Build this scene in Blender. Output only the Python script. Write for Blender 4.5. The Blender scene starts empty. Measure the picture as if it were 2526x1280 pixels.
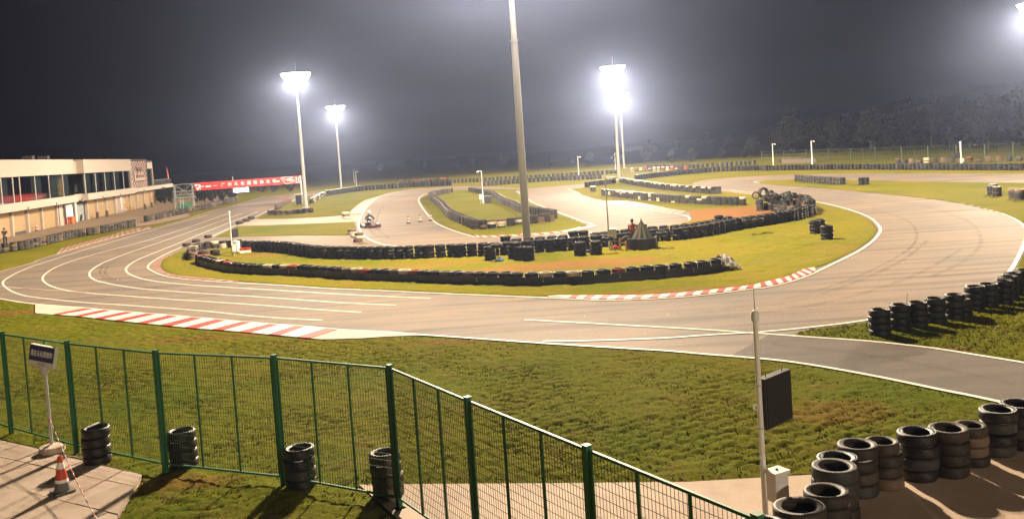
import bpy, bmesh, math, random
import numpy as np
from math import sin, cos, tan, pi, radians, atan2, sqrt
from mathutils import Vector, Matrix
from mathutils.geometry import tessellate_polygon

rnd = random.Random(7)
sc = bpy.context.scene
COL = sc.collection

# ------------------------------------------------------------------ camera
F, CX, CY = 2200.0, 1263.0, 470.0          # focal length and principal point in photo pixels
ROLL, PITCH, CAMH = radians(3.8), radians(2.69), 6.0
_r = Vector((1, 0, 0)); _f = Vector((0, cos(PITCH), -sin(PITCH))); _u = Vector((0, sin(PITCH), cos(PITCH)))
IU = _r * cos(ROLL) - _u * sin(ROLL)
IV = _r * sin(ROLL) + _u * cos(ROLL)
CAMP = Vector((0, 0, CAMH))
cam = bpy.data.cameras.new('camera'); camo = bpy.data.objects.new('camera', cam); COL.objects.link(camo)
cam.sensor_width = 36.0; cam.lens = 36.0 * F / 2526.0
cam.shift_y = -(640.0 - CY) / 2526.0
cam.clip_start = 0.1; cam.clip_end = 3000
m = Matrix.Identity(4)
for i in range(3):
    m[i][0], m[i][1], m[i][2], m[i][3] = IU[i], IV[i], -_f[i], CAMP[i]
camo.matrix_world = m
sc.camera = camo

# ------------------------------------------------------------------ world: a clear night sky
w = bpy.data.worlds.new('World'); sc.world = w; w.use_nodes = True
wn = w.node_tree.nodes; wl = w.node_tree.links
sky = wn.new('ShaderNodeTexSky'); sky.sky_type = 'NISHITA'; sky.sun_disc = False
sky.sun_elevation = radians(-6.0); sky.sun_rotation = radians(200)
mixc = wn.new('ShaderNodeMix'); mixc.data_type = 'RGBA'; mixc.inputs[0].default_value = 0.8
mixc.inputs[7].default_value = (0.22, 0.23, 0.30, 1)
wl.new(sky.outputs[0], mixc.inputs[6]); wl.new(mixc.outputs[2], wn['Background'].inputs[0])
wn['Background'].inputs[1].default_value = 0.012

# ------------------------------------------------------------------ exposure and render settings
sc.view_settings.view_transform = 'Standard'; sc.view_settings.look = 'None'
sc.view_settings.exposure = 0.0; sc.view_settings.gamma = 1.0
sc.render.engine = 'CYCLES'
cy = sc.cycles
cy.use_denoising = True
try: cy.denoiser = 'OPENIMAGEDENOISE'
except Exception: pass
cy.max_bounces = 5; cy.diffuse_bounces = 2; cy.glossy_bounces = 2; cy.transmission_bounces = 3
cy.transparent_max_bounces = 8; cy.volume_bounces = 0
cy.sample_clamp_indirect = 1.5; cy.sample_clamp_direct = 0
cy.use_light_tree = True; cy.caustics_reflective = False; cy.caustics_refractive = False
LIGHT_WATT = 14000.0
HAZE_DENSITY = 0.00062

# ------------------------------------------------------------------ pixel -> place helpers
def ray(px, py):
    return _f + IU * ((px - CX) / F) + IV * ((CY - py) / F)
def G(px, py, z=0.0):
    d = ray(px, py); t = (z - CAMH) / d.z
    return Vector((d.x * t, d.y * t, z))
def proj(p):
    d = Vector(p) - CAMP; k = d.dot(_f)
    return CX + F * d.dot(IU) / k, CY - F * d.dot(IV) / k
def height_at(base, py):
    lo, hi = 0.0, 60.0
    for _ in range(50):
        mid = (lo + hi) / 2
        if proj((base.x, base.y, mid))[1] > py: lo = mid
        else: hi = mid
    return lo
def back(p, d):                         # move a ground point D metres away from the camera
    v = Vector((p.x, p.y, 0)).normalized()
    return Vector((p.x + v.x * d, p.y + v.y * d, p.z))
def GP(pts, z=0.0): return [G(x, y, z) for x, y in pts]
def smooth(pts, n=6, closed=False):     # Catmull-Rom
    out = []; N = len(pts)
    rng = range(N if closed else N - 1)
    for i in rng:
        if closed: p0, p1, p2, p3 = pts[(i-1) % N], pts[i], pts[(i+1) % N], pts[(i+2) % N]
        else: p0, p1, p2, p3 = pts[max(i-1, 0)], pts[i], pts[i+1], pts[min(i+2, N-1)]
        for k in range(n):
            t = k / n
            out.append(0.5 * ((2*p1) + (p2-p0)*t + (2*p0-5*p1+4*p2-p3)*t*t + (3*p1-p0-3*p2+p3)*t**3))
    if not closed: out.append(pts[-1].copy())
    return out
def resample(pts, step):
    out = [pts[0].copy()]; acc = 0.0
    for a, b in zip(pts, pts[1:]):
        L = (b - a).length
        if L < 1e-6: continue
        s = step - acc
        while s <= L:
            out.append(a + (b - a) * (s / L)); s += step
        acc = L - (s - step)
    return out

# ------------------------------------------------------------------ mesh building
class MB:
    def __init__(s): s.v = []; s.f = []; s.mi = []; s.cur = 0
    def add(s, vs, fs):
        b = len(s.v); s.v += [tuple(v) for v in vs]
        for f in fs: s.f.append([b + i for i in f]); s.mi.append(s.cur)
    def box(s, c, size, M=None):
        x, y, z = [q / 2 for q in size]
        vs = [Vector((sx*x, sy*y, sz*z)) for sz in (-1, 1) for sx, sy in ((-1,-1),(1,-1),(1,1),(-1,1))]
        vs = [(M @ v if M else v) + Vector(c) for v in vs]
        s.add(vs, [(3,2,1,0),(4,5,6,7),(0,1,5,4),(1,2,6,5),(2,3,7,6),(3,0,4,7)]); return s
    def tube(s, p0, p1, r0, r1=None, n=10, caps=True):
        p0, p1 = Vector(p0), Vector(p1); r1 = r0 if r1 is None else r1
        d = (p1 - p0).normalized(); a = d.orthogonal().normalized(); b = d.cross(a)
        vs = []
        for p, r in ((p0, r0), (p1, r1)):
            for i in range(n):
                t = 2*pi*i/n; vs.append(p + a*(cos(t)*r) + b*(sin(t)*r))
        fs = [(i, (i+1) % n, n+(i+1) % n, n+i) for i in range(n)]
        if caps: fs += [tuple(range(n-1, -1, -1)), tuple(range(n, 2*n))]
        s.add(vs, fs); return s
    def path(s, pts, r, n=6):
        for a, b in zip(pts, pts[1:]): s.tube(a, b, r, r, n)
        return s
    def lathe(s, prof, n=24, c=(0,0,0), M=None, closed=False):
        vs = []; k = len(prof)
        for i in range(n):
            t = 2*pi*i/n
            for r, z in prof:
                v = Vector((cos(t)*r, sin(t)*r, z)); vs.append((M @ v if M else v) + Vector(c))
        fs = []
        for i in range(n):
            j = (i+1) % n
            for q in range(k if closed else k-1):
                q2 = (q+1) % k
                fs.append((i*k+q, j*k+q, j*k+q2, i*k+q2))
        s.add(vs, fs); return s
    def sphere(s, c, r, n=12, k=8, sc_=(1,1,1), M=None):
        vs = []; fs = []
        for i in range(k+1):
            a = pi*i/k
            for j in range(n):
                t = 2*pi*j/n
                v = Vector((sin(a)*cos(t)*r*sc_[0], sin(a)*sin(t)*r*sc_[1], cos(a)*r*sc_[2])); vs.append((M @ v if M else v)+Vector(c))
        for i in range(k):
            for j in range(n):
                fs.append((i*n+j, (i+1)*n+j, (i+1)*n+(j+1) % n, i*n+(j+1) % n))
        s.add(vs, fs); return s
    def prism(s, poly, z0, z1):            # poly counter-clockwise list of (x,y)
        n = len(poly)
        vs = [(p[0], p[1], z0) for p in poly] + [(p[0], p[1], z1) for p in poly]
        s.add(vs, [tuple(range(n-1, -1, -1)), tuple(range(n, 2*n))] + [(i, (i+1) % n, n+(i+1) % n, n+i) for i in range(n)]); return s
    def mesh(s, name, mats, smooth_=False):
        me = bpy.data.meshes.new(name); me.from_pydata(s.v, [], s.f)
        for mt in (mats if isinstance(mats, (list, tuple)) else [mats]): me.materials.append(mt)
        if any(s.mi): me.polygons.foreach_set('material_index', s.mi)
        if smooth_: me.polygons.foreach_set('use_smooth', [True]*len(me.polygons))
        me.update(); return me
def shade_auto(me, ang=40):
    me.polygons.foreach_set('use_smooth', [True]*len(me.polygons))
    bm = bmesh.new(); bm.from_mesh(me)
    for e in bm.edges:
        if len(e.link_faces) == 2 and e.calc_face_angle(0) > radians(ang): e.smooth = False
    bm.to_mesh(me); bm.free()
def obj(name, mb, mat=None, parent=None, loc=None, sm=False, rot=None):
    me = mb if isinstance(mb, bpy.types.Mesh) else mb.mesh(name, mat, False)
    if sm and not isinstance(mb, bpy.types.Mesh): shade_auto(me)
    o = bpy.data.objects.new(name, me); COL.objects.link(o)
    if parent is not None: o.parent = parent
    if loc is not None: o.location = loc
    if rot is not None: o.rotation_euler = rot
    return o
def thing(name, label, cat, loc=(0,0,0), rz=0.0, group=None):
    o = bpy.data.objects.new(name, None); COL.objects.link(o); o.empty_display_size = 0.2
    o.location = loc; o.rotation_euler = (0, 0, rz); tag(o, label, cat, group); return o
def tag(o, label=None, cat=None, group=None, kind=None):
    if label: o['label'] = label
    if cat: o['category'] = cat
    if group: o['group'] = group
    if kind: o['kind'] = kind
    return o
def struct(o): o['kind'] = 'structure'; return o
def sheet(name, pts, z, mat, parent=None):           # flat filled polygon
    poly = [Vector((p.x, p.y, 0)) for p in pts]
    tris = tessellate_polygon([poly])
    me = bpy.data.meshes.new(name)
    fs = []
    for t in tris:
        a, b, c = [poly[i] for i in t]
        if (b-a).cross(c-a).z < 0: t = (t[0], t[2], t[1])
        fs.append(t)
    me.from_pydata([(p.x, p.y, z) for p in poly], [], fs); me.materials.append(mat)
    return obj(name, me, parent=parent)
def ribbon(mb, pts, wd, z, closed=False):
    n = len(pts); vs = []
    for i, p in enumerate(pts):
        a = pts[i-1] if (i > 0 or closed) else pts[i]; b = pts[(i+1) % n] if (i < n-1 or closed) else pts[i]
        d = (b - a); d.z = 0; d.normalize(); nn = Vector((-d.y, d.x, 0)) * (wd/2)
        vs += [(p.x+nn.x, p.y+nn.y, z), (p.x-nn.x, p.y-nn.y, z)]
    fs = [(2*i, 2*i+1, 2*i+3, 2*i+2) for i in range(n-1)]
    fs = [f[::-1] for f in fs]
    fs2 = []
    for f in fs:
        a, b, c = [Vector(vs[i]) for i in f[:3]]
        fs2.append(f if (b-a).cross(c-a).z > 0 else f[::-1])
    mb.add(vs, fs2)

# ------------------------------------------------------------------ materials
def newmat(name):
    mt = bpy.data.materials.new(name); mt.use_nodes = True
    nt = mt.node_tree; return mt, nt, nt.nodes['Principled BSDF']
def C4(c): return (c[0], c[1], c[2], 1)
def node(nt, t, **kw):
    n = nt.nodes.new(t)
    for k, v in kw.items(): setattr(n, k, v)
    return n
def noise(nt, vec, scale, detail=4, rough=0.6, dim='3D'):
    n = node(nt, 'ShaderNodeTexNoise'); n.inputs['Scale'].default_value = scale
    n.inputs['Detail'].default_value = detail; n.inputs['Roughness'].default_value = rough
    if vec is not None: nt.links.new(vec, n.inputs['Vector'])
    return n.outputs['Fac']
def ramp(nt, fac, stops):
    n = node(nt, 'ShaderNodeValToRGB'); cr = n.color_ramp
    while len(cr.elements) < len(stops): cr.elements.new(0.5)
    for e, (p, c) in zip(cr.elements, stops): e.position = p; e.color = C4(c) if len(c) == 3 else c
    nt.links.new(fac, n.inputs[0]); return n.outputs[0]
def mixrgb(nt, fac, a, b, mode='MIX'):
    n = node(nt, 'ShaderNodeMix', data_type='RGBA', blend_type=mode)
    for sock, v in ((n.inputs[0], fac), (n.inputs[6], a), (n.inputs[7], b)):
        if isinstance(v, bpy.types.NodeSocket): nt.links.new(v, sock)
        elif isinstance(v, (int, float)): sock.default_value = v
        else: sock.default_value = C4(v)
    return n.outputs[2]
def maths(nt, op, a, b=None, c=None, clamp=False):
    n = node(nt, 'ShaderNodeMath', operation=op, use_clamp=clamp)
    for i, v in enumerate((a, b, c)):
        if v is None: continue
        if isinstance(v, bpy.types.NodeSocket): nt.links.new(v, n.inputs[i])
        else: n.inputs[i].default_value = v
    return n.outputs[0]
def bump(nt, bs, hgt, strength, dist=0.02):
    n = node(nt, 'ShaderNodeBump'); n.inputs['Strength'].default_value = strength; n.inputs['Distance'].default_value = dist
    nt.links.new(hgt, n.inputs['Height']); nt.links.new(n.outputs[0], bs.inputs['Normal'])
def wpos(nt): return node(nt, 'ShaderNodeNewGeometry').outputs['Position']
def opos(nt): return node(nt, 'ShaderNodeTexCoord').outputs['Object']
def mapping(nt, vec, scale=(1,1,1), rot=(0,0,0)):
    n = node(nt, 'ShaderNodeMapping'); n.inputs['Scale'].default_value = scale; n.inputs['Rotation'].default_value = rot
    nt.links.new(vec, n.inputs['Vector']); return n.outputs[0]
def orand(nt): return node(nt, 'ShaderNodeObjectInfo').outputs['Random']

def paint(name, col, rough=0.5, metal=0.0, dirt=0.35, dirtcol=(0.12,0.09,0.06), scale=3.0, bmp=0.0):
    mt, nt, bs = newmat(name)
    p = opos(nt); f = noise(nt, p, scale, 6, 0.65)
    f2 = maths(nt, 'MULTIPLY', maths(nt, 'SUBTRACT', f, 0.42, clamp=True), dirt*3.2, clamp=True)
    nt.links.new(mixrgb(nt, f2, col, dirtcol), bs.inputs['Base Color'])
    bs.inputs['Roughness'].default_value = rough; bs.inputs['Metallic'].default_value = metal
    if bmp: bump(nt, bs, noise(nt, p, scale*20, 3), bmp, 0.01)
    return mt
def rubber(name, col, dust=(0.13,0.09,0.06), amt=0.5, rough=0.55):
    mt, nt, bs = newmat(name)
    p = opos(nt); r = orand(nt)
    add = node(nt, 'ShaderNodeVectorMath', operation='ADD'); nt.links.new(p, add.inputs[0])
    cmb = node(nt, 'ShaderNodeCombineXYZ'); nt.links.new(maths(nt, 'MULTIPLY', r, 50.0), cmb.inputs[0]); nt.links.new(cmb.outputs[0], add.inputs[1])
    f = noise(nt, add.outputs[0], 5.0, 6, 0.7)
    thr = maths(nt, 'SUBTRACT', f, maths(nt, 'MULTIPLY_ADD', r, -0.22, 0.52))
    fac = maths(nt, 'MULTIPLY', thr, 3.0*amt, clamp=True)
    nt.links.new(mixrgb(nt, fac, col, dust), bs.inputs['Base Color'])
    bs.inputs['Roughness'].default_value = rough; bs.inputs['Specular IOR Level'].default_value = 0.35
    # tread: fine circumferential ribs and lugs
    sep = node(nt, 'ShaderNodeSeparateXYZ'); nt.links.new(p, sep.inputs[0])
    ribs = maths(nt, 'SINE', maths(nt, 'MULTIPLY', sep.outputs[2], 210.0))
    ang = maths(nt, 'ARCTAN2', sep.outputs[1], sep.outputs[0])
    lug = maths(nt, 'SINE', maths(nt, 'ADD', maths(nt, 'MULTIPLY', ang, 52.0), maths(nt, 'MULTIPLY', ribs, 1.2)))
    hgt = maths(nt, 'ADD', maths(nt, 'MULTIPLY', ribs, 0.6), maths(nt, 'MULTIPLY', lug, 0.35))
    bump(nt, bs, maths(nt, 'ADD', hgt, maths(nt, 'MULTIPLY', f, 1.5)), 0.55, 0.006)
    return mt
def emit(name, col, st):
    mt, nt, bs = newmat(name)
    bs.inputs['Base Color'].default_value = C4((0.6,0.6,0.6)); bs.inputs['Emission Color'].default_value = C4(col); bs.inputs['Emission Strength'].default_value = st
    return mt

def grass_mat(name, lush=0.0, soil_spots=(), gain=1.0):
    mt, nt, bs = newmat(name); p = wpos(nt)
    big = noise(nt, p, 0.16, 4, 0.6); mid = noise(nt, p, 1.3, 5, 0.65); fine = noise(nt, p, 22.0, 4, 0.7)
    g = ramp(nt, fine, [(0.25, (0.060, 0.062, 0.005)), (0.5, (0.165, 0.150, 0.010)), (0.78, (0.29, 0.245, 0.022))])
    g2 = ramp(nt, fine, [(0.25, (0.045, 0.066, 0.005)), (0.55, (0.115, 0.145, 0.009)), (0.8, (0.21, 0.22, 0.018))])
    c = mixrgb(nt, maths(nt, 'MULTIPLY_ADD', big, 3.2, -1.25 + lush, clamp=True), g, g2)
    dry = ramp(nt, fine, [(0.25, (0.11, 0.070, 0.020)), (0.75, (0.30, 0.20, 0.065))])
    fdry = maths(nt, 'MULTIPLY', maths(nt, 'SUBTRACT', maths(nt, 'ADD', mid, maths(nt, 'MULTIPLY_ADD', noise(nt, p, 0.45, 4, 0.7), 0.8, -0.4)), 0.50 + lush*0.1), 3.2, clamp=True)
    c = mixrgb(nt, maths(nt, 'MULTIPLY', fdry, 0.72), c, dry)
    soil = ramp(nt, fine, [(0.25, (0.14, 0.062, 0.020)), (0.75, (0.33, 0.165, 0.06))])
    for (x, y, rx, ry, k) in soil_spots:            # bare earth patches with a ragged edge
        sep = node(nt, 'ShaderNodeSeparateXYZ'); nt.links.new(p, sep.inputs[0])
        dx = maths(nt, 'DIVIDE', maths(nt, 'SUBTRACT', sep.outputs[0], x), rx)
        dy = maths(nt, 'DIVIDE', maths(nt, 'SUBTRACT', sep.outputs[1], y), ry)
        d = maths(nt, 'SQRT', maths(nt, 'ADD', maths(nt, 'MULTIPLY', dx, dx), maths(nt, 'MULTIPLY', dy, dy)))
        d = maths(nt, 'ADD', d, maths(nt, 'MULTIPLY_ADD', mid, 1.6, -0.8))
        fac = maths(nt, 'MULTIPLY', maths(nt, 'SUBTRACT', 1.15, d), 2.2, clamp=True)
        c = mixrgb(nt, maths(nt, 'MULTIPLY', fac, k), c, soil)
    if gain != 1.0: c = mixrgb(nt, 1.0, c, (gain*(0.92 if gain < 1 else 1), gain*(1 if gain < 1 else .97), gain*(.8 if gain < 1 else 1.1)), 'MULTIPLY')     # scales and tints the whole turf colour
    nt.links.new(c, bs.inputs['Base Color']); bs.inputs['Roughness'].default_value = 0.95; bs.inputs['Specular IOR Level'].default_value = 0.03
    hb = maths(nt, 'ADD', maths(nt, 'MULTIPLY', fine, 0.7), maths(nt, 'MULTIPLY', noise(nt, p, 7.0, 4, 0.6), 0.9))
    bump(nt, bs, hb, 0.6, 0.04)
    return mt
def asphalt_mat(name, base=(0.195, 0.168, 0.148), dust=(0.31, 0.225, 0.160), amt=0.75):
    mt, nt, bs = newmat(name); p = wpos(nt)
    a = noise(nt, p, 0.11, 5, 0.62); b = noise(nt, mapping(nt, p, (0.35, 1.6, 1), (0,0,0.12)), 0.55, 5, 0.65)
    fine = noise(nt, p, 90.0, 2, 0.7); gr = noise(nt, p, 9.0, 5, 0.75)
    c = mixrgb(nt, maths(nt, 'MULTIPLY', maths(nt, 'SUBTRACT', maths(nt, 'ADD', maths(nt,'MULTIPLY',a,0.75), maths(nt,'MULTIPLY',b,0.45)), 0.50, clamp=True), 4.5*amt, clamp=True), base, dust)
    # darker rubbered-in streaks
    st = noise(nt, mapping(nt, p, (0.07, 1.3, 1), (0,0,-0.3)), 1.0, 4, 0.6)
    c = mixrgb(nt, maths(nt, 'MULTIPLY', maths(nt, 'SUBTRACT', st, 0.50, clamp=True), 3.4, clamp=True), c, (0.072, 0.062, 0.056))
    grain = ramp(nt, gr, [(0.3, (0.80,0.80,0.80)), (0.72, (1.2,1.2,1.2))])
    c = mixrgb(nt, 1.0, c, grain, 'MULTIPLY')
    g2 = ramp(nt, fine, [(0.3, (0.82,0.82,0.82)), (0.7, (1.18,1.18,1.18))])
    c = mixrgb(nt, 1.0, c, g2, 'MULTIPLY')
    nt.links.new(c, bs.inputs['Base Color']); bs.inputs['Roughness'].default_value = 0.72; bs.inputs['Specular IOR Level'].default_value = 0.20
    bump(nt, bs, maths(nt, 'ADD', fine, gr), 0.5, 0.01)
    return mt
def concrete_mat(name, base=(0.30, 0.225, 0.165), dark=(0.15, 0.10, 0.07), scale=0.6):
    mt, nt, bs = newmat(name); p = wpos(nt)
    a = noise(nt, p, scale, 6, 0.65); f = noise(nt, p, 40.0, 3, 0.7); r = orand(nt)
    c = mixrgb(nt, maths(nt, 'MULTIPLY', maths(nt, 'SUBTRACT', a, 0.45, clamp=True), 2.6, clamp=True), base, dark)
    c = mixrgb(nt, 1.0, c, ramp(nt, f, [(0.25, (0.85,0.85,0.85)), (0.75, (1.12,1.12,1.12))]), 'MULTIPLY')
    c = mixrgb(nt, 1.0, c, ramp(nt, r, [(0, (0.88,0.88,0.88)), (1, (1.08,1.08,1.08))]), 'MULTIPLY')
    nt.links.new(c, bs.inputs['Base Color']); bs.inputs['Roughness'].default_value = 0.8
    bump(nt, bs, maths(nt, 'ADD', f, a), 0.25, 0.01)
    return mt
def worn_paint(name, col, under, wear=0.5):
    mt, nt, bs = newmat(name); p = wpos(nt)
    f = noise(nt, p, 5.0, 7, 0.75); f2 = noise(nt, p, 0.9, 3)
    fac = maths(nt, 'MULTIPLY', maths(nt, 'SUBTRACT', maths(nt, 'ADD', f, maths(nt,'MULTIPLY',f2,0.5)), 0.92 - 0.25*wear, clamp=True), 5.0, clamp=True)
    nt.links.new(mixrgb(nt, fac, col, under), bs.inputs['Base Color']); bs.inputs['Roughness'].default_value = 0.6
    bump(nt, bs, f, 0.15, 0.01)
    return mt

sp = lambda px, py, rx, ry, k: (G(px, py).x, G(px, py).y, rx, ry, k)
SOIL = [sp(1640, 545, 5.0, 4.0, 0.0)]
M = {}
M['grass'] = grass_mat('grass', 0.0, (), 1.2)
M['infield'] = grass_mat('infield_grass', -0.05, [sp(1760, 530, 7.5, 5.5, 0.95), sp(1400, 655, 5.0, 1.6, 0.75), sp(1060, 655, 3.0, 1.2, 0.4), sp(640, 632, 2.0, 0.8, 0.6), sp(1640, 722, 6.0, .7, 0.45), sp(2080, 615, 2.0, 2.0, .2)], 1.25)
M['neargrass'] = grass_mat('near_grass', 0.0, [sp(2060, 1020, 1.2, .9, 0.5), sp(60, 770, 2.5, .8, 0.8), sp(1160, 842, 2.5, .35, 0.7), sp(520, 835, 3.0, .45, .6), sp(430, 1195, 1.2, .4, .6), sp(2290, 868, 1.2, .4, .7)], 0.80)
M['lush'] = grass_mat('lush_grass', 0.15, (), 1.15)
M['asphalt'] = asphalt_mat('asphalt')
M['asphalt2'] = asphalt_mat('access_asphalt', (0.105, 0.090, 0.080), (0.17, 0.13, 0.095), 0.45)
M['road'] = asphalt_mat('link_asphalt', (0.17, 0.125, 0.09), (0.27, 0.18, 0.11), 0.8)
M['path'] = concrete_mat('path_concrete', (0.44, 0.33, 0.25), (0.26, 0.17, 0.12), 0.4)
M['apron'] = concrete_mat('apron_concrete', (0.33, 0.24, 0.16), (0.19, 0.13, 0.085), 0.25)
M['concrete'] = concrete_mat('yard_concrete', (0.42, 0.31, 0.22), (0.27, 0.185, 0.125), 0.8)
M['slab'] = concrete_mat('paving_concrete', (0.42, 0.33, 0.26), (0.24, 0.15, 0.10), 1.2)
M['cream'] = concrete_mat('cream_concrete', (0.62, 0.52, 0.42), (0.40, 0.30, 0.22), 1.0)
M['line'] = worn_paint('line_paint', (0.78, 0.72, 0.60), (0.24, 0.19, 0.15), 0.35)
M['lineworn'] = worn_paint('worn_line_paint', (0.62, 0.54, 0.44), (0.16, 0.13, 0.11), 0.75)
M['kred'] = worn_paint('kerb_red', (0.50, 0.045, 0.045), (0.42, 0.20, 0.17), 0.3)
M['kwhite'] = worn_paint('kerb_white', (0.80, 0.73, 0.62), (0.42, 0.32, 0.25), 0.35)
mt, nt, bs = newmat('skid_rubber')
bs.inputs['Base Color'].default_value = (0.02, 0.018, 0.017, 1); bs.inputs['Roughness'].default_value = 0.6
tr = node(nt, 'ShaderNodeBsdfTransparent'); mx = node(nt, 'ShaderNodeMixShader')
nt.links.new(maths(nt, 'MULTIPLY', maths(nt, 'SUBTRACT', noise(nt, wpos(nt), 1.1, 6, 0.7), 0.38, clamp=True), 0.55, clamp=True), mx.inputs[0])
nt.links.new(tr.outputs[0], mx.inputs[1]); nt.links.new(bs.outputs[0], mx.inputs[2]); nt.links.new(mx.outputs[0], nt.nodes['Material Output'].inputs[0])
M['skid'] = mt
M['kbrown'] = worn_paint('worn_kerb_red', (0.27, 0.10, 0.07), (0.36, 0.25, 0.19), 0.4)
M['kpink'] = worn_paint('faded_kerb_red', (0.50, 0.27, 0.20), (0.45, 0.34, 0.27), 0.5)
M['black'] = rubber('black_rubber', (0.0125, 0.012, 0.0125), (0.06,0.05,0.04), amt=0.22, rough=0.40)
M['dusty'] = rubber('dusty_rubber', (0.026, 0.021, 0.018), (0.115, 0.078, 0.05), 0.6)
M['grey'] = rubber('grey_rubber', (0.032, 0.032, 0.034), (0.13, 0.12, 0.11), 0.45)
M['green'] = rubber('green_rubber', (0.016, 0.026, 0.021), (0.07, 0.08, 0.065), 0.4)
M['red'] = rubber('red_painted_rubber', (0.34, 0.055, 0.035), (0.16, 0.10, 0.07), 0.5)
M['white'] = rubber('white_painted_rubber', (0.62, 0.54, 0.42), (0.24, 0.18, 0.12), 0.6)
M['tan'] = rubber('mud_caked_rubber', (0.16, 0.11, 0.075), (0.10, 0.07, 0.05), 0.6)
M['belt'] = paint('belt_rubber', (0.016, 0.018, 0.019), 0.5, 0, 0.25, (0.05, 0.048, 0.045), 2.0)
M['galv'] = paint('galvanised_steel', (0.50, 0.50, 0.50), 0.5, 0.1, 0.2, (0.25,0.22,0.2), 1.2)
M['whitemetal'] = paint('white_painted_steel', (0.74, 0.73, 0.72), 0.4, 0, 0.10, (0.4,0.35,0.3), 2.0)
M['offwhite'] = paint('white_box_paint', (0.68, 0.67, 0.66), 0.45, 0, 0.15, (0.4,0.35,0.3), 4.0)
M['dark'] = paint('black_plastic', (0.02, 0.02, 0.022), 0.45, 0, 0.1)
M['led'] = paint('unlit_led_panel', (0.010, 0.010, 0.011), 0.8, 0, 0.15, (0.02,0.02,0.02), 12)
M['fgreen'] = paint('fence_green', (0.012, 0.13, 0.050), 0.6, 0, 0.12, (0.03, 0.05, 0.02), 6.0)
M['wire'] = paint('fence_wire', (0.035, 0.07, 0.03), 0.5, 0, 0.1)
M['orange'] = paint('orange_plastic', (0.62, 0.13, 0.03), 0.55, 0, 0.2)
M['cone'] = paint('cone_red', (0.55, 0.06, 0.03), 0.5, 0, 0.15)
M['conew'] = paint('reflective_white', (0.82, 0.80, 0.78), 0.35, 0, 0.1)
M['coneg'] = paint('cone_base_grey', (0.16, 0.155, 0.16), 0.75, 0, 0.4)
M['signblue'] = paint('sign_blue', (0.035, 0.028, 0.14), 0.4, 0, 0.1)
M['text'] = paint('white_lettering', (0.85, 0.83, 0.82), 0.5, 0, 0.0)
M['banner'] = paint('banner_red', (0.85, 0.014, 0.014), 0.55, 0, 0.08, (0.4,0.02,0.02))
M['redplastic'] = paint('red_plastic', (0.55, 0.04, 0.03), 0.4, 0, 0.15)
M['wall'] = paint('cream_render', (0.40, 0.345, 0.305), 0.75, 0, 0.12, (0.45,0.36,0.28), 0.35)
M['shutter'] = paint('beige_shutter', (0.31, 0.215, 0.105), 0.6, 0, 0.15, (0.4,0.28,0.17), 0.5)
M['trim'] = paint('pilaster_paint', (0.36, 0.30, 0.25), 0.7, 0, 0.15, (0.4,0.3,0.22), 0.6)
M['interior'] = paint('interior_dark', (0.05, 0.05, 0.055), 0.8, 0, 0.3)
M['curtain'] = paint('curtain_cloth', (0.22, 0.24, 0.26), 0.85, 0, 0.2)
M['mullion'] = paint('mullion_paint', (0.60, 0.55, 0.50), 0.4, 0.2, 0.1)
M['roof'] = paint('roof_dark', (0.06, 0.06, 0.065), 0.8, 0, 0.2)
M['steel'] = paint('painted_steel', (0.30, 0.33, 0.33), 0.5, 0.3, 0.3)
M['cloth'] = paint('blue_bag_cloth', (0.10, 0.19, 0.62), 0.6, 0, 0.1)
M['skin'] = paint('skin', (0.30, 0.16, 0.10), 0.6, 0, 0.05)
M['hair'] = paint('hair', (0.012, 0.010, 0.010), 0.6, 0, 0)
M['navy'] = paint('dark_cloth', (0.022, 0.026, 0.03), 0.85, 0, 0.1)
M['vest'] = paint('orange_vest', (0.90, 0.16, 0.04), 0.7, 0, 0.08, (0.8,0.45,0.3), 12)
M['teepee'] = paint('canvas_green', (0.085, 0.10, 0.055), 0.8, 0, 0.35, (0.20,0.16,0.10), 2.0)
M['canvas2'] = paint('canvas_brown', (0.10, 0.075, 0.055), 0.8, 0, 0.3)
M['wood'] = paint('raw_timber', (0.50, 0.28, 0.10), 0.7, 0, 0.4, (0.25,0.14,0.06), 4)
M['bark'] = paint('bark', (0.06, 0.05, 0.04), 0.9, 0, 0.4)
mt, nt, bs = newmat('window_glass')
bs.inputs['Base Color'].default_value = (0.55, 0.62, 0.65, 1); bs.inputs['Roughness'].default_value = 0.05
tr = node(nt, 'ShaderNodeBsdfTransparent'); tr.inputs[0].default_value = (0.62, 0.68, 0.70, 1)
gl = node(nt, 'ShaderNodeBsdfGlossy'); gl.inputs['Roughness'].default_value = 0.06; gl.inputs[0].default_value = (0.8, 0.85, 0.9, 1)
mx = node(nt, 'ShaderNodeMixShader'); mx.inputs[0].default_value = 0.22
nt.links.new(tr.outputs[0], mx.inputs[1]); nt.links.new(gl.outputs[0], mx.inputs[2]); nt.links.new(mx.outputs[0], nt.nodes['Material Output'].inputs[0])
M['glass'] = mt
mt, nt, bs = newmat('clear_plastic_sheet')
bs.inputs['Base Color'].default_value = (0.62, 0.60, 0.56, 1); bs.inputs['Roughness'].default_value = 0.22
tr = node(nt, 'ShaderNodeBsdfTransparent'); tr.inputs[0].default_value = (0.85, 0.85, 0.82, 1)
mx = node(nt, 'ShaderNodeMixShader'); nt.links.new(maths(nt, 'MULTIPLY_ADD', noise(nt, opos(nt), 6.0, 4), 0.9, 0.1, clamp=True), mx.inputs[0])
nt.links.new(tr.outputs[0], mx.inputs[1]); nt.links.new(bs.outputs[0], mx.inputs[2]); nt.links.new(mx.outputs[0], nt.nodes['Material Output'].inputs[0])
M['plastic'] = mt
M['lens'] = emit('floodlight_lens', (1.0, 0.86, 0.62), 60.0)
M['lens'].cycles.emission_sampling = 'NONE'
M['panel'] = emit('lit_sign_panel', (0.9, 0.97, 1.0), 14.0)
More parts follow.
